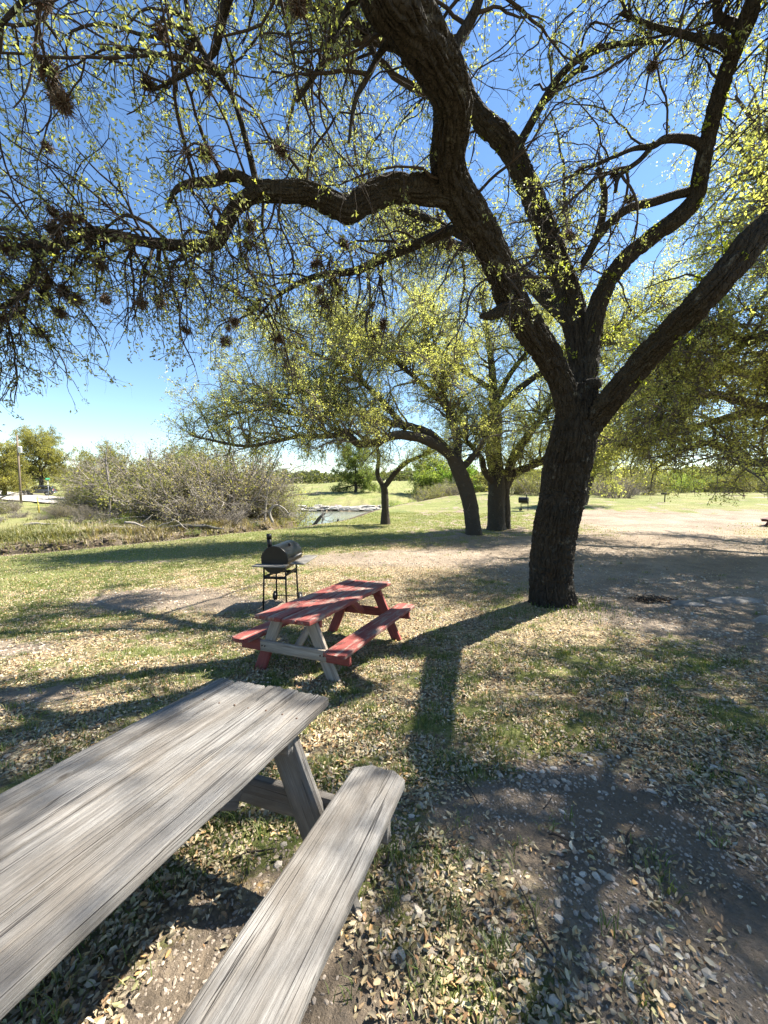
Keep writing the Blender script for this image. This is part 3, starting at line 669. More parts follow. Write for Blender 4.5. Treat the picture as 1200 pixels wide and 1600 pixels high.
for s in (-1, 1):
    for x0, x1, tp in ((-2.1, -1.25, .1), (-1.17, -.35, 0), (-.27, .62, -.42)):
        mb = MB(); yy = s*.905
        q = [(x0, yy, 1.15), (x1, yy, 1.15), (x1+(tp if tp < 0 else 0), s*.815, 1.68), (x0+(tp if tp > 0 else 0), s*.815, 1.68)]
        q2 = [(a, b-s*.05, c) for a, b, c in q]; mb.add(q+q2, [[0, 1, 2, 3], [4, 7, 6, 5], [0, 4, 5, 1], [1, 5, 6, 2], [2, 6, 7, 3], [3, 7, 4, 0]]); mb.build('side_window', GLASS, car, smooth=False)
    for xx in (-1.5, 1.55):
        M_ = frame((xx, s*.86, .38), (0, 1, 0))@np.array([[0, 0, 1, 0], [1, 0, 0, 0], [0, 1, 0, 0], [0, 0, 0, 1]], float)
        mb = MB(); lathe(mb, [(.22, -.12), (.34, -.125), (.385, -.09), (.385, .09), (.34, .125), (.22, .12)], 24, M_); w = mb.build('wheel', RUB, car)
        mb = MB(); lathe(mb, [(0, -.1), (.22, -.11), (.225, .11), (.18, .09), (.05, .10), (0, .1)], 20, M_); mb.build('rim', CHR, w)
    mb = MB(); box(mb, (-2.46, s*.82, 1.0), (.1, .14, .36), bev=.02); mb.build('tail_light', mat_plain('red_lens', (.35, .02, .02), .25), car)
    mb = MB(); box(mb, (2.42, s*.7, .82), (.14, .34, .16), bev=.03); mb.build('headlight', mat_plain('clear_lens', (.6, .6, .62), .15), car)
mb = MB(); box(mb, (0, 0, 0), (.04, 1.5, .5), frame((-2.31, 0, 1.42), (math.cos(-.28), 0, math.sin(.28)))); mb.build('rear_window', GLASS, car, smooth=False)
mb = MB(); box(mb, (0, 0, 0), (.04, 1.5, .78), frame((.74, 0, 1.44), (1, 0, 1.02))); mb.build('windscreen', GLASS, car, smooth=False)
mb = MB(); box(mb, (-2.52, 0, .52), (.16, 1.86, .18), bev=.04); mb.build('rear_bumper', CHR, car)
mb = MB(); box(mb, (2.52, 0, .52), (.16, 1.86, .2), bev=.04); mb.build('front_bumper', CHR, car)
for s in (-1, 1):
    mb = MB(); tube(mb, [(-1.9, s*.66, 1.88), (-.1, s*.66, 1.88)], .02, 6); mb.build('roof_rail', M_IRON, car)

# utility pole with a white transformer
x, y = -51.5, 54; z = float(gz(x, y))
up_ = thing('utility_pole', 'tall brown wooden utility pole with a white transformer near the road', 'utility pole', (x, y, z))
POLE = mat_plain('pole_wood', (.16, .125, .09), .9, 0, .35, 8)
mb = MB(); tube(mb, [(0, 0, -.5), (.03, 0, 4.5), (.02, 0, 9.6)], [.15, .13, .10], 12); mb.build('pole', POLE, up_)
mb = MB(); lathe(mb, [(0, 0), (.20, .0), (.23, .04), (.23, .72), (.25, .74), (.2, .84), (.06, .88), (0, .88)], 20, frame((.42, -.1, 7.1), (1, 0, 0))); tr = mb.build('transformer', mat_plain('white_enamel', (.62, .64, .66), .5), up_)
mb = MB(); box(mb, (.2, -.04, 7.4), (.3, .06, .06)); box(mb, (.2, -.04, 7.75), (.3, .06, .06)); mb.build('bracket', M_IRON, tr, smooth=False)
mb = MB(); lathe(mb, [(.03, 0), (.05, .05), (.03, .1), (.05, .15), (.02, .25), (0, .26)], 10, frame((.42, -.1, 7.95), (1, 0, 0))); mb.build('bushing', POLE, tr)
# street sign post
x, y = -55.0, 62.5; z = roadz(x, y)
sp_ = thing('street_sign', 'thin post with a small green street sign by the parked car', 'sign', (x, y, z))
mb = MB(); tube(mb, [(0, 0, -.3), (0, 0, 3.0)], .03, 8); mb.build('post', mat_plain('galvanised', (.45, .46, .47), .5, .6), sp_)
GS = mat_plain('sign_green', (.05, .30, .16), .45)
mb = MB(); box(mb, (0, 0, 3.12), (.9, .012, .22)); mb.build('sign_plate', GS, sp_, smooth=False)
mb = MB(); box(mb, (0, 0, 3.36), (.012, .8, .22)); mb.build('sign_plate', GS, sp_, smooth=False)
# yellow marker post
x, y = -36.3, 40; z = float(gz(x, y))
mb = MB(); tube(mb, [(0, 0, -.2), (-.16, .05, 1.75)], [.06, .06], 10); tube(mb, [(-.16, .05, 1.74), (-.162, .05, 1.8)], [.06, .03], 10)
o = tag(mb.build('marker_post', mat_plain('yellow_plastic', (.62, .50, .10), .5)), 'leaning yellow marker post on the far grassy bank', 'post'); o.location = (x, y, z)

# ================================================================== stones, logs, snags
def rock(name, label, cat, x, y, s, group=None, col=(.34, .33, .30), sink=.25, seed=1, rz=0, n=26, flat=.12):
    u = np.linspace(0, math.pi, n//2); v = np.arange(n)*2*math.pi/n; U, V = np.meshgrid(u, v, indexing='ij')
    P = np.stack([np.sin(U)*np.cos(V), np.sin(U)*np.sin(V), np.cos(U)], -1).reshape(-1, 3)
    P = np.sign(P)*np.abs(P)**.6; P *= (1+.5*(fbm(P[:, 0]*1.7+seed*9, P[:, 1]*1.7, P[:, 2]*1.7, 3)-.5))[:, None]
    P *= np.array(s)/2; c, q = math.cos(rz), math.sin(rz); P = np.c_[P[:, 0]*c-P[:, 1]*q, P[:, 0]*q+P[:, 1]*c, P[:, 2]]
    i = np.arange(n//2*n).reshape(n//2, n); F = np.stack([i[:-1], i[1:], np.roll(i[1:], -1, 1), np.roll(i[:-1], -1, 1)], -1).reshape(-1, 4)
    mb = MB(); mb.add(P, F); o = mb.build(name, mat_rock); o.location = (x, y, float(gz(x, y))+s[2]*(.5-sink)); return tag(o, label, cat, group)
t = NT('limestone'); ob = t.coord('Object')
mat_rock = t.done(t.bsdf(t.ramp(t.noise(ob, 5, 8, .7), [(.3, (.13, .115, .095)), (.5, (.21, .19, .165)), (.7, (.31, .285, .25))]), .95, t.bump(t.noise(ob, 22, 6, .7), .6, .02)))
rock('flat_stone', 'flat pale gray stone slab, the farther of two at the right', 'stone', 6.55, 7.0, (1.0, .42, .10), seed=3, rz=.1, sink=.68)
rock('flat_stone', 'flat gray stone slab at the right edge, nearer than the other', 'stone', 5.95, 5.75, (.62, .34, .09), seed=5, rz=.5, sink=.66)
rock('flat_stone', 'low pale stone lying left of the slab on the dirt', 'stone', 5.45, 6.75, (.5, .25, .12), seed=8, rz=-.2, sink=.5)
# leaning snag and stumps in the water
DEAD = mat_bark('dead_wood', (.05, .045, .04), (.13, .12, .105), .5, .4); PALE = mat_bark('bleached_wood', (.22, .19, .16), (.40, .36, .31), .6, .4)
def snag(name, label, pts, rr, mat, n=10, cat='log', group=None):
    P, R = resample(pts, rr, K=14); mb = MB(); tube(mb, P, R*(1+.2*rng.uniform(-1, 1, 14)), n)
    return tag(mb.build(name, mat), label, cat, group)
snag('dead_snag', 'dark dead log leaning out of the river water', [(-8.3, 43, -3.7), (-7.9, 43, -2.7), (-7.2, 43, -1.75), (-6.55, 43, -1.2)], [.28, .26, .19, .05], DEAD)
snag('dead_snag', 'short dark stump standing out of the river', [(-5.75, 45, -3.5), (-5.65, 45, -2.9), (-5.4, 45, -2.1)], [.16, .15, .10], DEAD)
# ================================================================== trees
# limb centre lines: x, y, z, radius in metres
LIMBS = {
'trunk':[(3.04,6.64,-0.73,0.413),(3.00,6.62,-0.49,0.389),(2.95,6.60,-0.08,0.349),(2.93,6.55,0.39,0.336),(2.90,6.45,0.85,0.331),(2.89,6.30,1.30,0.339),(2.91,6.20,1.72,0.344),(2.89,6.00,2.17,0.333),(2.89,5.85,2.54,0.324),(2.88,5.75,2.86,0.280),(2.88,5.70,3.22,0.192)],
'A':[(2.89,5.85,2.50,0.246),(2.72,5.70,2.85,0.225),(2.56,5.60,3.19,0.216),(2.31,5.45,3.50,0.229),(1.97,5.20,3.75,0.236),(1.61,4.95,4.05,0.233),(1.38,4.70,4.30,0.229),(1.14,4.50,4.53,0.227),(0.88,4.30,4.70,0.231),(0.71,4.15,4.82,0.230),(0.62,3.95,4.91,0.226),(0.61,3.70,4.98,0.211),(0.57,3.45,5.01,0.215),(0.39,3.20,5.03,0.215),(0.21,2.95,4.99,0.213),(0.08,2.80,5.00,0.212),(-0.06,2.65,5.09,0.205),(-0.35,2.10,6.60,0.150),(-0.70,1.50,7.40,0.120),(-1.30,0.80,8.00,0.080)],
'B':[(0.77,4.20,4.76,0.176),(0.53,4.15,4.76,0.167),(0.29,4.10,4.75,0.158),(0.03,4.05,4.70,0.157),(-0.19,4.00,4.57,0.155),(-0.36,3.95,4.44,0.139),(-0.53,3.90,4.47,0.131),(-0.74,3.85,4.53,0.123),(-0.97,3.80,4.50,0.115),(-1.18,3.80,4.50,0.102),(-1.37,3.80,4.40,0.083),(-1.49,3.80,4.24,0.080),(-1.59,3.80,4.06,0.077),(-1.77,3.80,4.01,0.064),(-2.02,3.80,4.02,0.057),(-2.29,3.80,4.05,0.054),(-2.56,3.80,4.11,0.054),(-2.78,3.80,4.14,0.057),(-2.95,3.75,4.04,0.047),(-3.16,3.70,3.95,0.040),(-3.41,3.65,3.92,0.037),(-3.82,3.60,3.91,0.030),(-4.23,3.50,3.75,0.018)],
'Bup':[(-1.03,3.80,4.52,0.083),(-1.23,3.78,4.55,0.070),(-1.40,3.75,4.61,0.063),(-1.59,3.70,4.52,0.053),(-1.77,3.65,4.46,0.043),(-1.88,3.62,4.38,0.030),(-1.95,3.60,4.22,0.015)],
'Bdrop':[(-3.05,3.75,4.01,0.044),(-3.21,3.70,3.86,0.040),(-3.31,3.70,3.63,0.034),(-3.48,3.70,3.46,0.028),(-3.79,3.70,3.34,0.019)],
'C':[(2.98,5.90,2.70,0.218),(3.02,5.95,3.19,0.210),(3.01,6.00,3.68,0.212),(2.96,6.05,4.18,0.214),(2.85,6.10,4.73,0.205),(2.63,6.10,5.25,0.195),(2.40,6.05,5.73,0.188),(2.15,6.00,6.20,0.182),(1.89,5.90,6.57,0.178),(1.63,5.80,6.75,0.175),(1.35,5.70,6.87,0.153),(1.10,5.60,7.07,0.132),(0.77,5.50,7.25,0.111),(0.34,5.40,7.39,0.091),(-0.16,5.30,7.55,0.071),(-0.72,5.20,7.66,0.052),(-1.34,5.10,7.84,0.034)],
'D':[(3.07,5.90,3.27,0.169),(3.11,5.90,3.79,0.169),(3.14,5.85,4.28,0.157),(3.24,5.75,4.65,0.145),(3.43,5.60,4.94,0.136),(3.69,5.45,5.15,0.133),(3.90,5.30,5.28,0.129),(4.03,5.20,5.45,0.114),(3.98,5.05,5.68,0.102),(3.92,4.90,5.93,0.099),(3.84,4.70,6.14,0.099),(3.79,4.50,6.35,0.102),(3.78,4.35,6.51,0.106),(3.76,4.20,6.64,0.106),(3.78,4.10,6.87,0.103),(2.90,3.60,6.90,0.070),(2.80,3.20,7.60,0.050)],
'E':[(2.92,5.85,2.30,0.226),(3.05,5.65,2.65,0.228),(3.08,5.10,2.98,0.206),(3.15,4.68,3.27,0.197),(3.13,4.22,3.42,0.177),(3.10,3.82,3.54,0.164),(3.23,3.64,3.78,0.159),(3.42,3.56,4.04,0.159),(4.10,3.55,4.40,0.135),(4.90,3.60,4.90,0.110),(5.60,3.50,5.60,0.085),(6.30,3.60,6.40,0.060),(6.90,3.90,7.10,0.040)],
'F':[(1.12,4.50,4.67,0.068),(0.85,4.60,4.69,0.062),(0.60,4.70,4.66,0.059),(0.34,4.75,4.58,0.060),(0.00,4.80,4.48,0.065),(-0.25,4.80,4.36,0.061),(-0.43,4.80,4.31,0.056),(-0.66,4.80,4.29,0.048),(-0.89,4.80,4.24,0.044),(-1.13,4.80,4.13,0.036),(-1.36,4.80,3.98,0.024),(-1.56,4.80,3.75,0.016)],
'G':[(1.90,5.90,6.57,0.069),(2.02,5.80,6.75,0.058),(2.16,5.60,6.95,0.052),(2.32,5.50,7.17,0.046),(2.53,5.40,7.31,0.041),(2.81,5.30,7.36,0.036),(3.11,5.20,7.31,0.031),(3.49,5.10,7.21,0.021)],
'G2':[(2.18,5.60,6.97,0.042),(2.41,5.50,7.13,0.037),(2.53,5.40,7.18,0.032),(2.66,5.35,7.18,0.022)],
'H':[(0.54,3.30,5.11,0.067),(0.59,3.30,5.26,0.055),(0.67,3.30,5.40,0.050),(0.73,3.25,5.48,0.046),(0.79,3.20,5.65,0.038),(0.95,3.10,5.87,0.023)],
'D1':[(4.05,5.20,5.54,0.057),(3.82,5.20,5.50,0.052),(3.49,5.20,5.40,0.048),(3.20,5.20,5.33,0.048),(2.99,5.25,5.20,0.049),(2.85,5.30,5.02,0.045),(2.78,5.40,4.85,0.041),(2.71,5.50,4.69,0.028)],
'stub':[(2.79,5.55,4.85,0.051),(2.90,5.50,5.07,0.055),(2.94,5.40,5.30,0.050),(2.94,5.35,5.59,0.045),(2.87,5.30,5.76,0.040),(2.81,5.30,5.89,0.036)],
'D2':[(3.88,4.95,5.88,0.054),(3.68,4.90,5.91,0.049),(3.37,4.85,5.87,0.041),(3.19,4.80,5.75,0.032),(2.96,4.80,5.72,0.024),(2.71,4.75,5.59,0.020),(2.35,4.70,5.43,0.012)],
'D3':[(3.20,4.80,5.77,0.032),(3.04,4.80,5.59,0.028),(2.78,4.75,5.38,0.024),(2.71,4.70,5.16,0.016)],
'N':[(3.77,4.40,6.37,0.059),(3.56,4.40,6.48,0.044),(3.39,4.45,6.55,0.037),(3.22,4.50,6.66,0.034),(2.93,4.50,6.73,0.026),(2.58,4.50,6.86,0.019)],
'J1':[(-1.21,3.80,4.59,0.032),(-1.24,3.70,4.79,0.028),(-1.30,3.60,5.05,0.024),(-1.37,3.50,5.19,0.026),(-1.47,3.40,5.26,0.026),(-1.56,3.35,5.43,0.023),(-1.58,3.30,5.59,0.019),(-1.62,3.20,5.74,0.016)],
'J2':[(-1.37,3.50,5.19,0.024),(-1.54,3.40,5.24,0.023),(-1.75,3.40,5.26,0.020),(-1.93,3.30,5.21,0.014),(-2.26,3.30,5.23,0.011)],
'K1':[(0.09,2.90,5.20,0.058),(-0.12,3.00,5.32,0.040),(-0.25,3.10,5.31,0.029),(-0.36,3.10,5.13,0.026),(-0.49,3.10,4.88,0.021),(-0.66,3.10,4.64,0.010)],
'K2':[(0.19,3.00,5.06,0.035),(0.00,3.10,5.02,0.026),(-0.12,3.10,4.82,0.021),(-0.22,3.10,4.64,0.018),(-0.27,3.10,4.35,0.010)],
'K3':[(0.00,2.70,5.11,0.054),(-0.43,2.80,5.43,0.047),(-0.80,2.90,5.44,0.041),(-1.09,3.00,5.32,0.038),(-1.23,3.10,5.17,0.034),(-1.32,3.20,5.10,0.024),(-1.50,3.20,4.96,0.016),(-1.81,3.20,4.82,0.011)],
'K4':[(-0.43,2.80,5.43,0.038),(-1.23,2.70,5.45,0.032),(-1.75,2.60,5.09,0.022),(-2.08,2.50,4.72,0.017),(-2.41,2.50,4.43,0.011)],
'X1':[(3.15,5.95,3.9,.17),(2.9,6.9,5.0,.15),(2.3,8.0,6.3,.12),(1.5,9.2,7.3,.09),(.5,10.4,8.0,.05)],  # this and its two side limbs: added to shade the ground at left
'X2':[(2.9,6.9,5.0,.11),(3.6,8.0,6.6,.09),(4.2,9.2,8.0,.06),(4.4,10.2,9.0,.03)],
'X3':[(2.3,8.0,6.3,.09),(.9,8.2,7.2,.07),(-.6,8.4,7.7,.05),(-1.8,8.7,7.8,.025)],
'E2':[(4.1,3.55,4.4,.10),(4.3,3.7,5.6,.08),(4.2,3.9,6.6,.06),(4.0,4.3,7.6,.03)],  # out of view, added to shade the near table
'E3':[(4.9,3.6,4.9,.09),(5.0,2.9,6.0,.07),(4.6,2.4,7.0,.05),(3.8,2.3,7.8,.03)],  # likewise an unseen limb, added for shade on table and foreground
'S':[(1.55,4.90,3.95,0.099),(1.33,4.80,3.81,0.065),(1.16,4.75,3.77,0.024)],
'burl':[(2.91,5.60,3.19,0.075),(3.02,5.55,3.18,0.093),(3.06,5.50,3.17,0.065)],
'lean':[(4.37,18.30,-0.75,0.431),(4.28,18.25,-0.12,0.368),(4.13,18.20,0.80,0.367),(3.85,18.10,1.72,0.365),(3.52,18.00,2.47,0.363),(3.23,17.90,3.06,0.301)],
'l1':[(3.35,17.90,2.85,0.271),(2.62,17.50,3.46,0.235),(1.55,17.00,3.86,0.214),(0.55,16.60,3.92,0.195),(-0.27,16.30,3.61,0.164),(-1.07,16.00,3.50,0.161),(-1.58,15.80,3.87,0.133),(-2.33,15.60,3.74,0.105),(-3.33,15.40,3.71,0.078),(-4.30,15.20,3.49,0.077),(-5.37,15.00,3.29,0.063),(-6.40,14.80,3.44,0.050),(-7.28,14.60,3.66,0.025)],
'l6':[(0.86,17.20,4.45,0.130),(-0.56,16.90,5.89,0.114),(-1.91,16.60,6.89,0.084),(-3.47,16.30,7.44,0.055),(-4.74,16.10,7.76,0.027)],
'l7':[(-1.53,16.80,5.05,0.085),(-3.22,16.20,4.67,0.068),(-4.68,15.70,4.83,0.053),(-6.29,15.20,4.48,0.026)],
'l2':[(3.13,17.90,3.15,0.211),(2.18,17.50,4.04,0.191),(0.86,17.20,4.45,0.173),(-0.42,17.00,4.59,0.143),(-1.53,16.80,5.05,0.113),(-3.01,16.60,5.55,0.070),(-4.32,16.40,6.03,0.041)],
'l3':[(3.37,18.00,2.77,0.227),(3.50,18.30,3.85,0.200),(3.04,18.40,5.37,0.170),(2.41,18.30,7.12,0.138),(1.93,18.20,8.84,0.107),(1.61,18.00,10.46,0.061)],
'l4':[(3.04,18.40,5.37,0.139),(1.78,18.00,6.45,0.106),(0.29,17.60,7.48,0.089),(-1.12,17.20,8.17,0.058),(-2.22,17.00,8.91,0.043)],
'l5':[(3.55,18.00,2.47,0.182),(4.25,18.20,3.17,0.153),(4.75,18.40,3.86,0.124),(5.08,18.60,5.10,0.078)],
'dbl':[(6.04,20.40,-0.76,0.514),(6.02,20.40,0.00,0.463),(6.03,20.40,1.04,0.446),(5.97,20.40,2.40,0.411),(5.81,20.40,3.75,0.394),(5.92,20.40,5.10,0.309),(5.76,20.30,6.40,0.239),(5.57,20.20,8.01,0.170),(5.22,20.00,9.86,0.118),(4.86,20.00,11.74,0.067)],
'dbl2':[(6.67,20.90,-0.61,0.316),(6.65,20.90,0.67,0.299),(6.56,20.80,1.55,0.297),(6.93,20.70,2.34,0.261),(7.88,20.50,2.81,0.189),(9.14,20.30,3.34,0.154),(10.33,20.00,3.71,0.101)],
'd3':[(6.40,20.50,1.65,0.258),(6.78,20.30,3.07,0.239),(7.38,20.00,4.21,0.218),(8.00,19.70,5.14,0.149),(9.00,19.50,6.53,0.098),(9.81,19.30,8.04,0.065)],
'd4':[(5.85,20.30,1.89,0.205),(5.22,19.90,2.55,0.184),(4.97,19.60,3.19,0.132),(4.15,19.20,3.95,0.097),(3.11,18.80,5.14,0.063)],
'd5':[(5.77,20.30,6.07,0.188),(6.61,20.10,7.65,0.135),(7.85,20.00,9.22,0.101),(8.78,20.00,10.80,0.067)],
'd7':[(5.81,20.30,5.58,0.205),(7.10,19.60,6.87,0.165),(8.73,19.00,7.79,0.144),(10.35,18.60,8.40,0.109),(11.56,18.20,9.41,0.076),(12.57,18.00,10.18,0.045)],
'd8':[(7.88,20.50,2.81,0.189),(9.88,19.80,4.02,0.150),(11.45,19.20,5.21,0.113),(12.73,18.80,6.06,0.079),(13.71,18.50,6.58,0.047)],
'd6':[(5.69,20.30,6.73,0.154),(4.75,20.60,7.47,0.138),(3.79,21.00,8.26,0.106),(2.79,21.30,9.37,0.072)],
'sm':[(0.08,23.80,-0.77,0.360),(0.08,23.80,0.12,0.300),(0.04,23.80,1.32,0.280),(-0.08,23.80,1.80,0.240)],
'sm1':[(0.00,23.80,1.64,0.220),(-0.40,23.70,2.43,0.179),(-0.32,23.60,3.49,0.139),(-0.47,23.50,4.45,0.079)],
'sm2':[(0.00,23.80,1.64,0.220),(0.72,23.80,2.59,0.200),(1.42,23.70,3.22,0.179),(2.36,23.60,3.61,0.119),(3.52,23.50,4.06,0.059)],
'r1':[(17.97,13.50,3.29,0.340),(15.18,13.00,2.69,0.240),(12.42,12.40,2.51,0.146),(11.51,12.20,2.49,0.123),(10.91,12.00,2.72,0.101),(10.20,11.90,3.06,0.080),(9.24,11.80,2.90,0.059),(8.39,11.70,2.60,0.039)],
'r2':[(17.87,13.50,4.39,0.318),(15.06,13.00,4.30,0.218),(12.11,12.20,4.20,0.154),(11.21,12.00,4.29,0.121),(9.93,11.80,4.54,0.089),(8.83,11.60,4.02,0.058),(7.94,11.40,3.61,0.038)],
'r3':[(17.27,13.50,6.14,0.295),(14.21,12.80,6.72,0.194),(11.76,12.00,6.30,0.131),(10.80,11.80,6.15,0.119),(9.65,11.60,6.40,0.088),(8.81,11.50,6.44,0.068),(7.84,11.40,5.81,0.038)],
'r4':[(13.10,13.20,4.40,0.155),(11.42,13.00,3.98,0.120),(10.36,13.00,3.70,0.098),(9.71,13.00,3.62,0.098),(9.08,13.00,3.34,0.087),(8.55,13.00,3.19,0.087),(8.12,13.00,3.08,0.076),(7.57,13.00,3.27,0.066),(7.03,13.00,3.19,0.055)],
'r5':[(17.12,13.50,7.85,0.272),(14.44,12.80,9.13,0.172),(12.29,12.20,10.09,0.103),(11.06,12.00,11.04,0.061),(10.22,12.00,12.30,0.030)],
'r6':[(11.76,12.00,6.30,0.091),(10.72,11.90,5.90,0.080),(9.69,11.80,5.30,0.059),(8.67,11.70,4.89,0.049),(8.23,11.60,4.40,0.039)],
'fo':[(19.52,38.00,-0.64,0.639),(19.91,38.00,0.76,0.511),(20.37,38.00,2.36,0.447),(21.08,38.00,3.62,0.383),(21.59,37.50,4.53,0.284),(22.47,37.00,6.02,0.155)],
'fo2':[(20.26,38.00,1.85,0.287),(20.00,38.00,3.62,0.255),(20.58,38.00,5.20,0.192),(20.84,38.00,6.76,0.128)],
}
def spawn(P, R, n, Lr, ang, K, droop, wander, r0, taper=.3, t0=.08, t1=1.0, up=0.0, wts=None, rngx=None, rmul=.7, lpow=1.0):
    """n new branches growing from the branches P[M,K,3]"""
    rg = rngx or rng; M, Kp = P.shape[:2]
    ln = np.linalg.norm(np.diff(P, axis=1), axis=2).sum(1); w = ln*(wts if wts is not None else 1); w = w/w.sum()
    k = rg.choice(M, n, p=w); t = t0+(t1-t0)*rg.random(n)**lpow; f = t*(Kp-1); i = np.clip(f.astype(int), 0, Kp-2); f = (f-i)[:, None]
    p = P[k, i]*(1-f)+P[k, i+1]*f; T = P[k, i+1]-P[k, i]; T /= np.linalg.norm(T, axis=1, keepdims=True)+1e-9
    rad = R[k, i]*(1-f[:, 0])+R[k, i+1]*f[:, 0]
    v = rg.normal(0, 1, (n, 3)); v[:, 2] += up; v -= (v*T).sum(1, keepdims=True)*T; v /= np.linalg.norm(v, axis=1, keepdims=True)+1e-9
    a = np.radians(rg.uniform(*ang, n))[:, None]; d = np.cos(a)*T+np.sin(a)*v
    L = rg.uniform(*Lr, n)*(1-.35*t); st = (L/(K-1))[:, None]
    Q = np.empty((n, K, 3)); Q[:, 0] = p; bend = rg.normal(0, wander*.5, (n, 3))
    for s in range(1, K):
        d = d+bend*.5+rg.normal(0, wander, (n, 3))+np.array([0, 0, -droop])*rg.uniform(.2, 1.6, (n, 1))*(s/K+.3); d /= np.linalg.norm(d, axis=1, keepdims=True)
        Q[:, s] = Q[:, s-1]+d*st
    ra = np.minimum(rad*rmul, r0*rg.uniform(.6, 1.3, n)); return Q, ra[:, None]*np.linspace(1, taper, K)[None]
def clear_of(Q, R, mind, below=None):
    d = np.linalg.norm(Q-np.array([0, 0, EYE]), axis=2).min(1); ok = d > mind
    if below is not None: ok &= Q[:, :, 2].min(1) > below
    return Q[ok], R[ok]
def leaves(mb, P, R, n, size, col, var=.25, wid=.42, t0=.15, spread=.02, rg=None, keep=None):
    rg = rg or rng; M, Kp = P.shape[:2]; k = rg.integers(0, M, n); t = t0+(1-t0)*rg.random(n)**.8; f = t*(Kp-1); i = np.clip(f.astype(int), 0, Kp-2); f = (f-i)[:, None]
    p = P[k, i]*(1-f)+P[k, i+1]*f+rg.normal(0, spread, (n, 3)); T = P[k, i+1]-P[k, i]; T /= np.linalg.norm(T, axis=1, keepdims=True)+1e-9
    if keep is not None:
        m = keep(p); p, T, k = p[m], T[m], k[m]; n = len(p)
    d = rg.normal(0, .8, (n, 3))+T*.7; d /= np.linalg.norm(d, axis=1, keepdims=True); u = rg.normal(0, 1, (n, 3)); u[:, 2] += .5
    s = np.cross(d, u); s /= np.linalg.norm(s, axis=1, keepdims=True)+1e-9; u = np.cross(s, d)
    L = (rg.uniform(.6, 1.25, n)*size)[:, None]; W = L*wid
    V = np.stack([p, p+d*L*.5+s*W*.5+u*W*.22, p+d*L, p+d*L*.5-s*W*.5+u*W*.22], 1)
    if callable(col): c = col(p, k, n)
    else: c = pick(rg, col, n, var)
    b = np.arange(n)[:, None]*4; mb.add(V.reshape(-1, 3), np.concatenate([b+np.array([[0, 1, 2]]), b+np.array([[0, 2, 3]])]), np.repeat(c, 4, 0))
def bark_tube(mb, pts, n, ds, amp, flare=None, seed=0):
    """trunk or limb with lumpy, furrowed bark as real relief"""
    a = np.array(pts, float); P, R = resample(a[:, :3], a[:, 3], ds=ds); K = len(P)
    if flare: R = R*(1+flare*np.exp(-np.linspace(0, K*ds, K)/.22))
    b0 = mb.n; batch_tubes(mb, P[None], R[None], n); V = mb.v[-1] if len(mb.v[-1]) else mb.v[-2]
    j = [q for q in range(len(mb.v)) if len(mb.v[q]) == K*n][-1]; V = mb.v[j].reshape(K, n, 3); C = P[:, None]; D = V-C; rr = np.linalg.norm(D, axis=2, keepdims=True); N = D/rr
    Sx = np.cumsum(np.r_[0, np.linalg.norm(np.diff(P, axis=0), axis=1)])[:, None]
    th = np.arange(n)[None]*2*math.pi/n; cx, cy = np.cos(th)*R.max()*1.0, np.sin(th)*R.max()*1.0
    wob = .05*(fbm(cx*9+seed, cy*9, Sx*5, 2)-.5)
    f1 = np.abs(vnoise((cx+wob)*26+seed, (cy+wob)*26, Sx*6.5)-.5)*2; f2 = np.abs(vnoise((cx-wob)*44, (cy+wob)*44+seed, Sx*13)-.5)*2
    rel = sstep(.02, .42, f1)*.7+sstep(.02, .5, f2)*.3+.12*(vnoise(cx*90, cy*90, Sx*40)-.5)
    lump = (fbm(cx*3.2+seed*3, cy*3.2, Sx*1.8, 3)-.5)*2
    fl = 0
    if flare: fl = .17*flare*np.exp(-Sx/.32)*(np.cos(th*5+1)+.6*np.cos(th*8))
    sc = np.minimum(1, R[:, None]/.16)
    mb.v[j] = (C+N*(rr+(amp*(rel-.75)*sc+lump*.17*R[:, None]+fl)[..., None])).reshape(-1, 3)
    mb.add(P[[-1]]+ (P[-1]-P[-2])*.5, np.zeros((0, 3), int)); q = np.arange(n); e = b0+(K-1)*n
    mb.add(np.zeros((0, 3)), np.stack([e+q, e+(q+1) % n, np.full(n, mb.n-1)], 1)-mb.n, None, np.zeros((0, 2)))
def stackK(names, K=28, extra=()):
    P = []; R = []
    for nm in names:
        a = np.array(LIMBS[nm] if isinstance(nm, str) else nm, float); p, r = resample(a[:, :3], a[:, 3], K=K); P.append(p); R.append(r)
    return np.array(P), np.array(R)

for _n in ('A', 'B', 'C', 'D', 'E', 'Bup', 'Bdrop', 'F', 'H'): LIMBS[_n] = [(a, b, c, r*(.76 if _n in 'EA' else .82)) for a, b, c, r in LIMBS[_n]]
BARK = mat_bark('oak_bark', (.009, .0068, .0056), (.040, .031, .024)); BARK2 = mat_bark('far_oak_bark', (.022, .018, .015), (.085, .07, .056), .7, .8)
TWIG = mat_plain('oak_twig', (.050, .041, .034), .9, 0, .4, 6, .1)
TWIG2 = mat_plain('gray_oak_twig', (.135, .118, .098), .9, 0, .4, 6, .1)
LEAF1 = mat_leaf('oak_leaf', .62, tint=(1.3, 1.25, .6)); LEAF2 = mat_leaf('fresh_oak_leaf', .62, tint=(1.25, 1.25, .62))

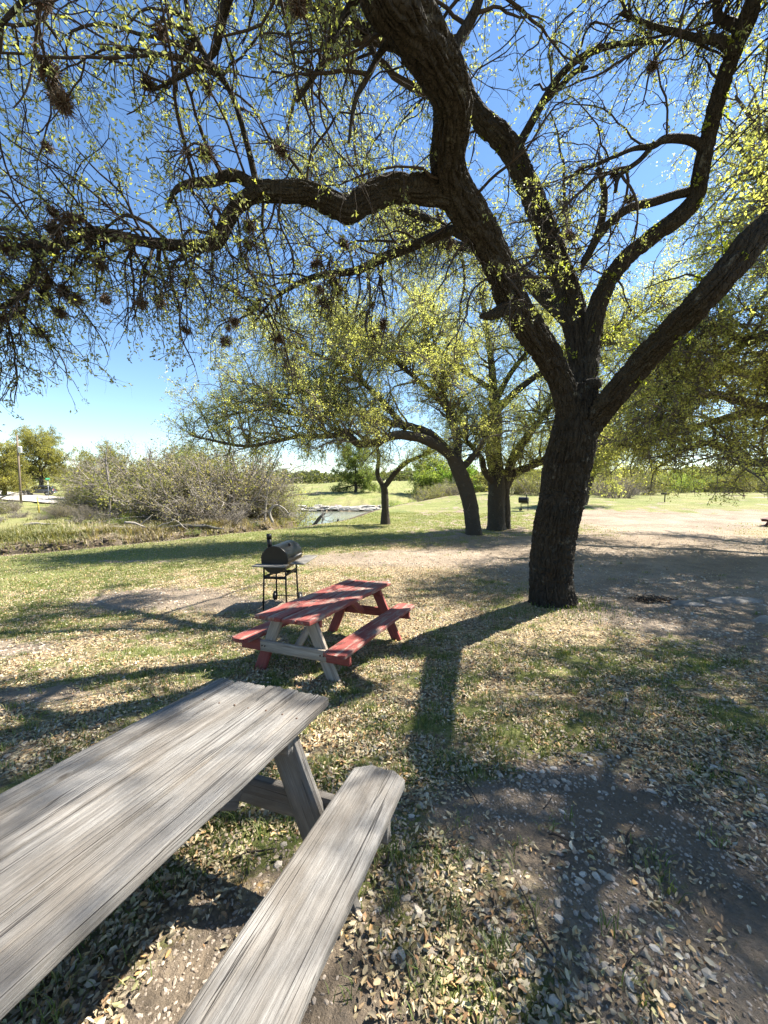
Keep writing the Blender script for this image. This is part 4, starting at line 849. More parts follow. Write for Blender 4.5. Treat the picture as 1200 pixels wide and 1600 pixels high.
# ---------------------------------------------------------------- the big oak
oak = thing('oak_tree', 'large dark furrowed oak in the foreground spreading its limbs over both near tables', 'tree', (3.03, 6.64, float(gz(3.03, 6.64))))
o0 = np.array(oak.location)
oakM = Matrix.Translation(-oak.location).to_4x4()
def sub(mb, name, mat, parent=oak, base=None):
    o = mb.build(name, mat, parent); o.location = -(base if base is not None else parent.location); return o
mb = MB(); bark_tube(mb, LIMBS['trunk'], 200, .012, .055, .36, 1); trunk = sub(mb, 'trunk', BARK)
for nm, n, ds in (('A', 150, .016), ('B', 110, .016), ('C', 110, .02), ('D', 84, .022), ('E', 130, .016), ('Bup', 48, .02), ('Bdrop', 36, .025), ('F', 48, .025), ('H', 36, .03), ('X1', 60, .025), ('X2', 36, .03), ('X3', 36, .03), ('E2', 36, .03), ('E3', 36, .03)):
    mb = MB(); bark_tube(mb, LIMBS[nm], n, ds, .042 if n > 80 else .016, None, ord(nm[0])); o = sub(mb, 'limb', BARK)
for nm in ('G', 'G2', 'D1', 'stub', 'D2', 'D3', 'N', 'J1', 'J2', 'K1', 'K2', 'K3', 'K4', 'S'):
    mb = MB(); bark_tube(mb, LIMBS[nm], 18, .03, .006, None, ord(nm[0])+len(nm)); sub(mb, 'branch', BARK)
mb = MB(); bark_tube(mb, LIMBS['burl'], 40, .02, .02, None, 4); sub(mb, 'sawn_stub', BARK)
names = ['A', 'B', 'C', 'D', 'E', 'X1', 'X2', 'X3', 'E2', 'E3', 'Bup', 'Bdrop', 'F', 'H', 'G', 'G2', 'D1', 'D2', 'D3', 'N', 'J1', 'J2', 'K1', 'K2', 'K3', 'K4']
wt = dict(E2=4.0, E3=1.8, X1=2.4, X2=2.2, X3=3.4, A=1.3, B=1.4, C=1.7, D=.7, E=.5, Bup=1.3, Bdrop=2.2, F=2.3, H=1.5, G=1.6, G2=1.2, D1=.5, D2=1.4, D3=1.4, N=1.6, J1=1.2, J2=1.4, K1=1.2, K2=1.2, K3=.6, K4=.5)
PL, RL = stackK(names); wl = np.array([wt[q] for q in names]); thin = RL.mean(1) < .2
# high crown above the picture: rising side limbs from the outer thirds
big = [names.index(q) for q in ('A', 'C', 'D', 'E', 'H', 'K3', 'K4', 'X1', 'X2', 'X3')]
PH, RH = spawn(PL[big], RL[big], 85, (1.6, 3.8), (25, 70), 16, -.05, .16, .05, .3, .62, 1, 1.2)
ok = PH[:, :, 2].min(1) > 3.2; PH, RH = clear_of(PH[ok], RH[ok], 1.6)
br = MB(); batch_tubes(br, PH, RH, 7)
def rs(P, K=16):
    i = np.linspace(0, P.shape[1]-1, K); a = i.astype(int); b = np.minimum(a+1, P.shape[1]-1); f = (i-a)
    return P[:, a]*(1-f.reshape((1, -1)+(1,)*(P.ndim-2)))+P[:, b]*f.reshape((1, -1)+(1,)*(P.ndim-2))
P0 = np.concatenate([rs(PL), PH]); R0 = np.concatenate([rs(RL), RH]); w0 = np.r_[wl, np.full(len(PH), 1.0)]
# where growth starts along each limb: bare lower lengths stay bare
P1, R1 = spawn(P0, R0, 2000, (.5, 1.8), (35, 95), 12, .09, .20, .015, .35, .22, 1, .2, w0)
ok = ~((P1[:, 0, 1] > 4.9) & (P1[:, 0, 2] < 4.6) & (np.hypot(P1[:, 0, 0]-3, P1[:, 0, 1]-5.8) < 1.3)); cl_ = vnoise(P1[:, 6, 0]*1.15, P1[:, 6, 1]*1.15, P1[:, 6, 2]*1.15) > .46
P1, R1 = clear_of(P1[ok & cl_], R1[ok & cl_], 1.25, 2.0)
hang = [names.index(q) for q in ('B', 'Bdrop', 'F', 'Bup')]
PD, RD = spawn(PL[hang], RL[hang], 95, (.6, 1.5), (50, 100), 12, .22, .20, .013, .35, .34, 1, -.6, np.array([1.3, 2.2, 1.5, .9])); PD, RD = clear_of(PD, RD, 1.25, 2.2)
P1, R1 = np.concatenate([P1, PD]), np.concatenate([R1, RD])
PE, RE = spawn(PD, RD, 800, (.2, .75), (25, 75), 9, .2, .2, .006, .4, .1, 1); PE, RE = clear_of(PE, RE, 1.1, 2.1)
P2, R2 = spawn(np.concatenate([P1, rs(PH, 12)]), np.concatenate([R1, rs(RH, 12)]), 8200, (.22, .85), (30, 85), 9, .15, .22, .0064, .4, .1, 1)
P2, R2 = clear_of(P2, R2, 1.0, 1.75); P2, R2 = np.concatenate([P2, PE]), np.concatenate([R2, RE]); nE = len(PE)
P3, R3 = spawn(P2, R2, 28000, (.08, .36), (25, 80), 6, .13, .22, .0023, .5, .15, 1, 0, np.r_[np.ones(len(P2)-nE), np.full(nE, .16)])
P3, R3 = clear_of(P3, R3, .85, 1.7)
batch_tubes(br, P1, R1, 6); batch_tubes(br, P2, R2, 4); batch_tubes(br, P3, R3, 3)
bs, rsx = stackK(['C', 'A', 'D', 'E'], 30)
PS, RS = spawn(bs, rsx, 100, (.12, .45), (40, 90), 8, -.02, .2, .004, .4, .08, .62, .5, np.array([1.5, .7, .8, 1.2]))
batch_tubes(br, PS, RS, 4); sub(br, 'twigs', TWIG)
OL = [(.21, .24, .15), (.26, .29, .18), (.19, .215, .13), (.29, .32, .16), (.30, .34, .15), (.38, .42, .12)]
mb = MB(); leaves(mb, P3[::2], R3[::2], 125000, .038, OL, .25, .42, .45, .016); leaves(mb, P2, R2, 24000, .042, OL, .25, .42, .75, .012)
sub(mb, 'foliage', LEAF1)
# bright new shoots straight off the limbs
mb = MB(); leaves(mb, PS, RS, 1500, .055, [(.24, .29, .05), (.30, .34, .06), (.20, .25, .04)], .2, .45, .3, .02); sub(mb, 'new_shoots', LEAF2)
# ball moss: spiky grey-brown tufts
MOSS = mat_attr('ball_moss', .9, .1)
def moss_mesh(seed):
    rg = np.random.default_rng(seed); n = 260; d = rg.normal(0, 1, (n, 3)); d /= np.linalg.norm(d, axis=1, keepdims=True)
    L = rg.uniform(.02, .05, n)[:, None]; p0 = d*.008; c = d+rg.normal(0, .5, (n, 3)); p1 = p0+d*L*.6; p2 = p1+c/np.linalg.norm(c, axis=1, keepdims=True)*L*.6
    mb = MB(); P = np.stack([p0, p1, p2], 1); R = np.broadcast_to(np.array([.0024, .0019, .0007]), (n, 3)); batch_tubes(mb, P, R, 3, pick(rg, [(.13, .105, .08), (.085, .065, .05), (.17, .14, .11), (.11, .06, .045)], n)); return mb.mesh('moss_ball', MOSS)
MS = [moss_mesh(k) for k in range(4)]
cand = np.concatenate([P1[:, 1:8].reshape(-1, 3), P2[::3, 1:6].reshape(-1, 3)])
left = cand[(cand[:, 0] < .9) & (cand[:, 1] > 2.3) & (cand[:, 2] < 5.3)]; rest = cand[(cand[:, 0] >= .9) & (cand[:, 2] < 7)]
ms = np.concatenate([left[rng.choice(len(left), 74, False)], rest[rng.choice(len(rest), 24, False)]])
for k, p in enumerate(ms):
    o = bpy.data.objects.new('moss_ball', MS[k % 4]); COL.objects.link(o); o.parent = oak
    o.location = Vector(p)-oak.location-Vector((0, 0, .02)); o.rotation_euler = rng.uniform(0, 6.28, 3); s = rng.uniform(.9, 1.9); o.scale = (s*rng.uniform(.7, 1.2), s*rng.uniform(.7, 1.2), s*rng.uniform(.7, 1.3))

# ---------------------------------------------------------------- the other oaks
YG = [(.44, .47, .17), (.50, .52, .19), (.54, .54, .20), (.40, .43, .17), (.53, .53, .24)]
def far_oak(label, names, base, n1, n2, n3, nl, ls, pal, L1=(1.2, 3.6), L2=(.5, 1.5), L3=(.25, .8), sides=(40, 24), ds=.06, amp=.03, droop=.07, up=.5, seed=1, tr=1, zmin=-1e9, r1=.05, leaf=None, keep=None, t0=.25):
    rg = np.random.default_rng(seed); r = thing('oak_tree', label, 'tree', (base[0], base[1], float(gz(base[0], base[1]))))
    for k in range(tr):
        mb = MB(); bark_tube(mb, LIMBS[names[k]], sides[0], ds, amp, .12, seed+k); sub(mb, 'trunk', BARK2, r)
    mb = MB()
    for nm in names[tr:]: bark_tube(mb, LIMBS[nm], sides[1], ds, amp*.6, None, seed+len(nm))
    if len(names) > tr: sub(mb, 'limbs', BARK2, r)
    P, R = stackK(names, 16); w = np.ones(len(names)); w[0] = .25 if len(names) > 1 else 1
    A1, B1 = spawn(P, R, n1, L1, (30, 85), 12, droop*.5, .2, r1, .3, t0, 1, up, w, rg)
    ok = A1[:, :, 2].min(1) > zmin; A1, B1 = A1[ok], B1[ok]
    A2, B2 = spawn(np.concatenate([A1, rs(P, 12)]), np.concatenate([B1, rs(R, 12)]), n2, L2, (30, 85), 8, droop, .22, r1*.28, .35, .15, 1, .2, np.r_[np.ones(len(A1)), w*.5], rg)
    A3, B3 = spawn(A2, B2, n3, L3, (25, 80), 5, droop, .22, r1*.09, .5, .1, 1, .1, None, rg)
    ok = A3[:, :, 2].min(1) > zmin-.5; A3, B3 = A3[ok], B3[ok]
    mb = MB(); batch_tubes(mb, A1, B1, 6); batch_tubes(mb, A2, B2, 4); batch_tubes(mb, A3, B3, 3); sub(mb, 'twigs', TWIG2, r)
    cl = lambda p, k, n: pick(rg, pal, n, .18)*(.72+.56*_hash(k, k*0, k*0))[:, None]*(.8+.4*vnoise(p[:, 0]*.6, p[:, 1]*.6, p[:, 2]*.6))[:, None]
    mb = MB(); leaves(mb, A3, B3, nl, ls, cl, .2, .5, .1, ls*.6, rg, keep); sub(mb, 'foliage', leaf or LEAF2, r); return r
far_oak('oak with a trunk leaning left in front of the double trunked oak', ['lean', 'l1', 'l2', 'l3', 'l4', 'l5', 'l6', 'l7'], (4.34, 18.3), 330, 4200, 17000, 170000, .064, YG, L1=(1.4, 4.4), seed=3, zmin=2.6, up=.6, t0=.3)
far_oak('double trunked upright oak just left of the big foreground trunk', ['dbl', 'dbl2', 'd3', 'd4', 'd5', 'd6', 'd7', 'd8'], (6.1, 20.5), 330, 3800, 16000, 170000, .068, YG, L1=(1.4, 4.4), seed=5, tr=2, zmin=2.0, up=.7, t0=.38)
for _n in ('sm', 'sm1', 'sm2'): LIMBS[_n] = [(a, b, c, r*.82) for a, b, c, r in LIMBS[_n]]
far_oak('small dark forked oak standing alone by the river bend', ['sm', 'sm1', 'sm2'], (.04, 23.75), 44, 300, 1500, 9000, .075, [(.20, .22, .06), (.26, .27, .07), (.17, .185, .06)], (.6, 1.8), (.3, .9), (.2, .5), seed=7, zmin=2.5, r1=.03, t0=.4)
far_oak('far oak with forked trunk half hidden behind the big foreground trunk', ['fo', 'fo2'], (19.9, 38), 90, 1100, 5000, 56000, .14, YG, (1.5, 4.5), (.8, 2), (.4, 1.0), seed=9, zmin=1.2, r1=.07, t0=.35)
# right-hand oak, its trunk beyond the frame
LIMBS['rt'] = [(17.3, 12.4, -.7, .5), (17.2, 12.6, .4, .42), (17.4, 12.9, 1.6, .40), (17.6, 13.1, 2.6, .38), (17.7, 13.2, 3.4, .36), (17.6, 13.3, 4.6, .28), (17.9, 13.0, 6.6, .22), (17.8, 13.2, 9.2, .15), (18.2, 13.0, 12, .09), (17.8, 12.8, 14.2, .04)]
LIMBS['rf'] = [(17.7, 13.1, 5.6, .2), (16.4, 12.6, 8.2, .16), (15, 12, 10.6, .11), (13.8, 11.8, 12.6, .05)]
LIMBS['rj'] = [(17.5, 13.0, 3.4, .2), (15, 11, 5.0, .16), (12.5, 9.7, 5.9, .12), (10.7, 8.9, 6.3, .08), (9.2, 8.2, 6.3, .03)]  # mostly out of view, added to shade the bare dirt at right
LIMBS['rk'] = [(12.5, 9.7, 5.9, .1), (11.0, 7.8, 6.6, .085), (9.2, 6.3, 6.8, .065), (7.7, 5.6, 6.5, .045), (6.5, 5.2, 6.2, .02)]  # unseen, drawn out leftward to cast dappled shade on the middle ground
LIMBS['rl'] = [(9.2, 6.3, 6.8, .06), (8.6, 5.0, 7.2, .04), (7.6, 4.0, 7.2, .02)]
LIMBS['rh'] = [(15.6, 12.6, 6.6, .15), (13.2, 12.1, 9.4, .11), (11.4, 11.8, 11.4, .07), (10.0, 11.6, 12.8, .03)]
LIMBS['ri'] = [(13.4, 12.4, 8.4, .09), (11.6, 11.4, 9.2, .06), (9.8, 10.8, 9.6, .03)]
LIMBS['rg'] = [(17.6, 13.1, 4.4, .22), (15.6, 12.6, 6.6, .17), (13.4, 12.4, 8.4, .12), (11.4, 12.3, 9.6, .05)]
for q, h in (('r1', 2.4), ('r2', 3.0), ('r3', 3.6), ('r5', 4.2)):
    LIMBS[q] = [(17.6, 13.1, h, LIMBS[q][0][3])]+LIMBS[q]
LIMBS['rb'] = [(17.5, 13.2, 3.2, .25), (16.2, 11.2, 5.0, .2), (14.3, 9.3, 6.4, .15), (12.4, 7.8, 7.4, .1), (10.6, 6.6, 8.0, .05)]
LIMBS['rc'] = [(17.6, 13.2, 3.0, .24), (19, 15.6, 4.6, .2), (19.5, 18.5, 6.2, .14), (19.3, 21, 7.2, .06)]
LIMBS['rd'] = [(17.6, 13.2, 3.9, .24), (16, 15.2, 5.6, .2), (13.6, 16.8, 7.0, .14), (11.5, 17.8, 7.8, .06)]
LIMBS['re'] = [(17.5, 13.0, 3.6, .22), (18.2, 10.2, 5.2, .17), (18.4, 7.4, 6.2, .12), (18, 5, 6.8, .05)]
far_oak('wide spreading oak at the right whose branches reach in from beyond the frame', ['rt', 'r1', 'r2', 'r3', 'r4', 'r5', 'r6', 'rb', 'rc', 'rd', 're', 'rf', 'rg', 'rh', 'ri', 'rj', 'rk', 'rl'], (17.3, 12.4), 620, 7200, 27000, 225000, .072,
        [(.36, .39, .14), (.42, .44, .15), (.50, .50, .17), (.32, .35, .14), (.53, .52, .20)], seed=12, zmin=1.55, up=.25, droop=.10, t0=.3)
# ---------------------------------------------------------------- background trees and shrubs
def shrub_mesh(seed, h, w, stems, tw, nl, pal, ls, twig_r=.012, upr=.9, flat=.75):
    """twiggy shrub about h tall and w wide: returns (twigs mesh, foliage mesh)"""
    rg = np.random.default_rng(seed); K = 8; th = rg.uniform(0, 6.283, stems); q = np.sqrt(rg.random(stems))*w*.28
    p = np.c_[q*np.cos(th), q*np.sin(th), np.full(stems, -.15)]; d = np.c_[np.cos(th)*rg.uniform(.1, 1.0, stems), np.sin(th)*rg.uniform(.1, 1.0, stems), rg.uniform(.5, 1.3, stems)]; d /= np.linalg.norm(d, axis=1, keepdims=True)
    L = rg.uniform(.5, 1.05, stems)*h; Q = np.empty((stems, K, 3)); Q[:, 0] = p
    for s in range(1, K):
        d = d+rg.normal(0, .14, (stems, 3))+np.array([0, 0, -.03]); d /= np.linalg.norm(d, axis=1, keepdims=True); Q[:, s] = Q[:, s-1]+d*(L/(K-1))[:, None]
    R = twig_r*2.2*rg.uniform(.5, 1.2, stems)[:, None]*np.linspace(1, .35, K)[None]
    A2, B2 = spawn(Q, R, tw, (h*.12, h*.4), (20, 70), 6, .0, .2, twig_r, .35, .2, 1, .2, None, rg)
    A3, B3 = spawn(A2, B2, tw*3, (h*.06, h*.2), (20, 75), 4, .0, .2, twig_r*.55, .5, .1, 1, .1, None, rg)
    m1 = MB(); tc = lambda n: pick(rg, [(.27, .24, .205), (.20, .175, .15), (.33, .295, .255), (.14, .12, .10)], n)
    for a, b, n in ((Q, R, 5), (A2, B2, 3), (A3, B3, 3)): batch_tubes(m1, a, b, n, tc(len(a)))
    m2 = MB(); cl = lambda p_, k, n: pick(rg, pal, n, .2)*(.7+.6*_hash(k, k*0, k*0))[:, None]*(.75+.5*vnoise(p_[:, 0]*.9, p_[:, 1]*.9, p_[:, 2]*.9))[:, None]
    if nl: leaves(m2, A3, B3, nl, ls, cl, .2, .55, .1, ls*.7, rg)
    return m1.mesh('twigs', BTWIG), (m2.mesh('foliage', LEAF2) if nl else None)
BTWIG = mat_attr('brush_twig', .9, .1)
GRN = [(.19, .26, .06), (.23, .30, .07), (.15, .20, .055), (.26, .31, .08)]
OLV = [(.20, .205, .085), (.24, .24, .09), (.16, .165, .07), (.28, .265, .10)]
BRN = [(.26, .22, .14), (.22, .19, .12), (.21, .205, .10), (.30, .26, .17)]
YEL = [(.26, .29, .04), (.30, .32, .05), (.22, .25, .04)]
KIND = dict(
    brush=[shrub_mesh(20+k, (4.6, 3.8, 5.2)[k], (6.5, 7.5, 5)[k], 90, 900, (8000, 12000, 4500)[k], (BRN, OLV, BRN)[k], .13, .022) for k in range(3)],
    olive=[shrub_mesh(30+k, 4.6, 6.0, 70, 700, 9000, OLV, .15, .02) for k in range(2)],
    green=[shrub_mesh(40+k, 3.4, 5.0, 50, 500, 8000, GRN, .15, .016) for k in range(3)],
    yellow=[shrub_mesh(50, 2.4, 3.0, 40, 350, 5000, YEL, .11, .012)],
    bare=[shrub_mesh(60+k, 3.2, 5.0, 80, 800, 600, BRN, .10, .018) for k in range(2)],
    low=[shrub_mesh(70, 1.2, 2.2, 40, 260, 1800, GRN, .09, .009)])
def shrub(kind, v, x, y, s, label, group=None, name='shrub', cat='shrub', sz=1.0, sink=0):
    r = thing(name, label, cat, (x, y, float(gz(x, y))-sink), rng.uniform(0, 6.28), group); r.scale = (s, s, s*sz)
    a, b = KIND[kind][v % len(KIND[kind])]
    o = bpy.data.objects.new('twigs', a); COL.objects.link(o); o.parent = r
    if b: o = bpy.data.objects.new('foliage', b); COL.objects.link(o); o.parent = r
    return r
def at(u, d):
    """world x for a picture column u at distance d"""
    return (u-600)/595*d
# far bank thicket, left
gT = 'gray brush thicket on the far bank'
spots = [(-28, 30, .34, 'bare'), (118, 33, .24, 'bare'), (-5, 33, .16, 'bare'), (28, 36, .2, 'bare'), (62, 34, .15, 'bare'), (88, 41, .24, 'bare'), (20, 44, .22, 'bare'), (142, 38, .3, 'bare'), (110, 47, .28, 'olive'), (165, 34, .26, 'bare'), (-12, 37, .34, 'olive'), (12, 39, .26, 'brush'), (98, 36, .26, 'brush'), (135, 42, .42, 'olive'), (128, 35, .28, 'brush'), (150, 44, .5, 'brush'), (150, 48, .85, 'olive'), (178, 50, .8, 'brush'), (205, 46, .6, 'olive'), (440, 52, 1.0, 'olive'), (222, 45, 1.15, 'brush'), (255, 42, 1.1, 'olive'), (290, 40, 1.25, 'brush'), (282, 35, .55, 'bare'), (330, 37, 1.0, 'brush'),
         (325, 43, 1.3, 'olive'), (365, 42, 1.2, 'brush'), (352, 35, .7, 'bare'), (405, 42, .95, 'brush'), (400, 50, 1.35, 'olive'), (436, 44, .75, 'bare'), (240, 47, 1.4, 'brush'), (215, 54, 1.0, 'olive')]
for i, (u, d, s, k) in enumerate(spots):
    lab = {'brush': 'gray brown twiggy shrub crowded in the thicket on the far bank', 'olive': 'olive leaved shrub crowded in the thicket on the far bank', 'bare': 'low nearly leafless gray shrub along the far bank'}[k]
    shrub(k, i, at(u, d), d, s*rng.uniform(.95, 1.5)*(1.08 if d > 39 else 1), lab, gT)
shrub('yellow', 0, at(468, 46), 46, 1.15, 'yellow green young bush at the right end of the far bank thicket')
for u, d, s in ((82, 38, .75), (100, 45, .9), (190, 32, .8), (300, 30.5, .5), (395, 36, .6)): shrub('low', 0, at(u, d), d, s, 'low bright green shrub on the grassy far bank', 'low green shrubs on the far bank')
def bg_tree(name, label, x, y, h, w, pal, seed, trunk_r=.25, nl=20000, ls=.24, n1=34, group=None, lean=0, leaf=None, th=.25):
    """round-crowned background tree"""
    rg = np.random.default_rng(seed); z = float(gz(x, y)); r = thing(name, label, 'tree', (x, y, z), 0, group)
    tp = np.array([(0, 0, -.4), (lean*.1, 0, h*.15), (lean*.3, .1, h*th), (lean*.6, 0, h*.5), (lean*.9, .1, h*.75), (lean, 0, h*.92)]); rr = trunk_r*np.array([1.3, 1, .9, .6, .35, .1])
    mb = MB(); bark_tube(mb, np.c_[tp, rr], 20, .12, .03, .12, seed); mb.build('trunk', BARK2, r)
    P, R = resample(tp, rr, K=16); A1, B1 = spawn(P[None], R[None], n1, (w*.3, w*.62), (45, 95), 10, -.02, .16, trunk_r*.45, .3, th, 1, .25, None, rg)
    A2, B2 = spawn(A1, B1, n1*12, (w*.10, w*.28), (30, 85), 7, .02, .2, trunk_r*.16, .35, .2, 1, .2, None, rg)
    A3, B3 = spawn(A2, B2, n1*45, (w*.05, w*.13), (30, 85), 4, .03, .2, trunk_r*.06, .5, .1, 1, .1, None, rg)
    mb = MB(); batch_tubes(mb, A1, B1, 5); batch_tubes(mb, A2, B2, 3); batch_tubes(mb, A3, B3, 3); mb.build('twigs', TWIG, r)
    cl = lambda p, k, n: pick(rg, pal, n, .18)*(.7+.6*_hash(k, k*0, k*0))[:, None]*(.75+.5*vnoise(p[:, 0]*.4, p[:, 1]*.4, p[:, 2]*.4))[:, None]
    mb = MB(); leaves(mb, A3, B3, nl, ls, cl, .2, .6, .05, ls*.8, rg); mb.build('foliage', leaf or LEAF2, r); return r
OL2 = [(.24, .235, .08), (.29, .28, .085), (.20, .20, .07), (.33, .30, .10)]
bg_tree('oak_tree', 'olive green roadside oak rising behind the parked car', at(66, 84), 84, 11.5, 15, OL2, 101, .4, 50000, .22)
bg_tree('oak_tree', 'olive green oak at the left edge behind the utility pole', at(8, 66), 66, 8.0, 9, OL2, 102, .3, 30000, .2)
bg_tree('oak_tree', 'olive green tree behind the left end of the brush thicket', at(165, 66), 66, 8.5, 11, OL2, 107, .25, 30000, .2, th=.12)
bg_tree('oak_tree', 'olive green tree behind the middle of the brush thicket', at(290, 62), 62, 8.0, 11, OLV, 108, .25, 30000, .2, th=.12)
bg_tree('oak_tree', 'fresh green tree behind the right end of the brush thicket', at(408, 60), 60, 7.6, 10, GRN, 109, .25, 30000, .2, th=.12)
bg_tree('round_tree', 'round dark green tree standing alone in the pasture beyond the river', at(556, 98), 98, 11.5, 12, [(.15, .20, .06), (.19, .235, .065), (.13, .17, .055)], 103, .35, 40000, .24, th=.12)
bg_tree('round_tree', 'pale green tree behind the gray bush, right of the small forked oak', at(672, 96), 96, 9, 13, GRN, 104, .3, 18000, .34, th=.1)
bg_tree('round_tree', 'bright green tree behind the leaning oak trunk', at(716, 90), 90, 7.5, 12, [(.15, .24, .04), (.18, .28, .05)], 105, .3, 18000, .32, th=.1)
bg_tree('round_tree', 'pale green tree seen between the leaning and double trunked oaks', at(762, 84), 84, 6.5, 10, OLV, 106, .25, 14000, .3, th=.1)
shrub('green', 0, at(628, 60), 60, .9, 'bright green shrub right of the small forked oak trunk')
shrub('green', 1, at(650, 66), 66, .75, 'smaller bright green shrub beside the gray bush')
shrub('brush', 1, at(676, 66), 66, .95, 'rounded gray twiggy bush beyond the river bend')
shrub('brush', 2, at(705, 68), 68, .8, 'gray twiggy bush left of the leaning oak trunk')
shrub('olive', 0, at(798, 62), 62, .95, 'olive shrub behind the small distant barrel grill')
shrub('olive', 1, at(835, 58), 58, 1.0, 'olive shrub just left of the big foreground trunk')
shrub('bare', 0, at(965, 50), 50, 1.0, 'brown twiggy shrub right of the far forked oak')
shrub('brush', 0, at(945, 56), 56, .9, 'gray brown shrub behind the far forked oak')
shrub('olive', 0, at(1000, 60), 60, 1.0, 'olive green shrub between the far forked oak and the pedestal grill')
gH = 'green hedge along the far edge of the park'
for i, (u, d, s, k) in enumerate([(1028, 72, 1.2, 'green'), (1062, 68, 1.15, 'green'), (1090, 72, 1.3, 'green'), (1118, 70, 1.1, 'olive'), (1146, 74, 1.35, 'green'), (1172, 70, 1.25, 'olive'), (1200, 72, 1.35, 'green'), (1228, 70, 1.3, 'green')]):
    shrub(k, i, at(u, d), d, s, 'leafy green bush in the hedge behind the distant picnic table' if k == 'green' else 'duller olive bush in the hedge behind the distant picnic table', gH)
for i, (u, d, h, w) in enumerate([(880, 95, 10, 14), (1010, 105, 11, 16), (1110, 110, 9, 16), (1190, 115, 9, 16)]):
    bg_tree('round_tree', ['olive tree far behind the big foreground trunk', 'tall olive tree far behind the pedestal grill', 'broad olive tree far behind the hedge', 'olive tree far behind the hedge at the right edge'][i], at(u, d), d, h, w, OLV, 120+i, .3, 13000, .4, th=.1)
# distant wood on the skyline
mb = MB(); rg = np.random.default_rng(5); n = 60000
th = rg.uniform(-.95, 1.0, n); dd = rg.uniform(330, 420, n); x, y = dd*np.sin(th), dd*np.cos(th); hh = 5+7*fbm(th*30, 1, 0)+3*vnoise(th*160, 2)
p = np.c_[x, y, gz(x, y)+rg.random(n)**.7*hh]; d = rg.normal(0, 1, (n, 3)); d /= np.linalg.norm(d, axis=1, keepdims=True); u = rg.normal(0, 1, (n, 3)); s = np.cross(d, u); s /= np.linalg.norm(s, axis=1, keepdims=True)
V = np.stack([p-d, p+s*.8, p+d, p-s*.8], 1)*1.0; b = np.arange(n)[:, None]*4
mb.add(V.reshape(-1, 3), b+np.array([[0, 1, 2, 3]]), np.repeat(pick(rg, [(.10, .12, .06), (.13, .14, .07), (.085, .10, .06)], n), 4, 0))
tag(mb.build('distant_wood', LEAF1), 'far line of trees along the horizon', 'wood', kind='stuff')
# bleached driftwood and bare snag on the far bank
gD = 'dead branches washed up on the far bank'
for i, (u, d, L, a, rr) in enumerate([(182, 29, 1.6, .1, .09), (215, 29.5, 2.0, -.3, .10), (255, 30.5, 1.2, .5, .05), (295, 31, 3.2, .05, .16), (322, 31.5, 2.6, -.1, .17), (225, 30, 1.4, .9, .05), (60, 31, 2.2, .05, .12), (280, 30.5, 1.5, -.7, .05)]):
    x = at(u, d); dx, dz = L*math.cos(a)/2, L*math.sin(a)/2; z = float(gz(x, d))+.12+abs(dz)
    snag('driftwood', 'dead branch lying on the edge of the far bank', [(x-dx, d-.2, z-dz), (x-dx*.3, d, z-dz*.3+.12), (x+dx*.4, d+.1, z+dz*.4), (x+dx, d+.3, z+dz)], [rr, rr*.9, rr*.7, rr*.3], DEAD if i in (3, 4) else PALE, 8, 'driftwood', gD)
def bare_tree(label, pts, rr, seed, n1, mat=PALE):
    rg = np.random.default_rng(seed); r = thing('bare_tree', label, 'tree', tuple(pts[0])); P, R = resample(np.array(pts)-np.array(pts[0]), rr, K=16); mb = MB(); tube(mb, P, R, 10); mb.build('trunk', mat, r)
    A, B = spawn(P[None], R[None], n1, (.8, 2.2), (30, 80), 9, .0, .2, .04, .3, .25, 1, .5, None, rg); A2, B2 = spawn(A, B, n1*8, (.3, 1.0), (25, 70), 6, .0, .2, .014, .4, .2, 1, .2, None, rg)
    mb = MB(); batch_tubes(mb, A, B, 5); batch_tubes(mb, A2, B2, 3); mb.build('twigs', BTWIG2, r)
BTWIG2 = mat_plain('bare_twig', (.20, .175, .15), .9)
x = at(413, 38); bare_tree('pale bare forked tree on the far bank left of the river water', [(x, 38, float(gz(x, 38))-.2), (x+.1, 38, -.3), (x+.35, 38, 1.4), (x+.6, 38, 3.0)], [.13, .11, .08, .03], 4, 14)
x = at(445, 37); bare_tree('bent bare branch arching over the river edge', [(x-1.2, 37, -1.8), (x-1.5, 37, -.8), (x-.9, 37, -.1), (x, 37, -.5), (x+.5, 37, -1.3)], [.13, .12, .1, .07, .03], 6, 10)
x = at(505, 41); bare_tree('thin bare sapling standing by the river water', [(x-.3, 41, -2.8), (x-.1, 41, -1.9), (x, 41, -1.0), (x+.5, 41, -.3)], [.09, .07, .05, .02], 8, 7)
x = at(62, 30); bare_tree('leaning bare gray tree on the far bank at the left edge', [(x-6, 29, -1.9), (x-5, 29.5, -.9), (x-4, 30, .3), (x-2.6, 30, 1.0), (x-1.4, 30, 1.3)], [.13, .12, .09, .05, .02], 9, 7)
for u, d, hh_, sd in ((236, 44, 7.4, 21), (312, 45, 7.0, 22), (362, 46, 7.6, 23), (268, 50, 8.0, 24)):
    x = at(u, d); zz = float(gz(x, d)); bare_tree(['tall leafless gray tree in the middle of the far bank thicket', 'leafless gray tree right of the middle of the thicket', 'leafless gray tree near the right end of the thicket', 'tallest leafless gray tree behind the thicket'][sd-21], [(x, d, zz-.2), (x+.2, d, zz+hh_*.35), (x-.1, d, zz+hh_*.7), (x+.3, d, zz+hh_)], [.16, .13, .08, .02], sd, 34, BTWIG2)
x = at(170, 36); bare_tree('slender bare tree rising above the gray brush', [(x, 36, -1.4), (x+.1, 36, 1.5), (x-.1, 36, 4.0), (x+.2, 36, 5.8)], [.11, .09, .06, .02], 11, 16, BTWIG2)
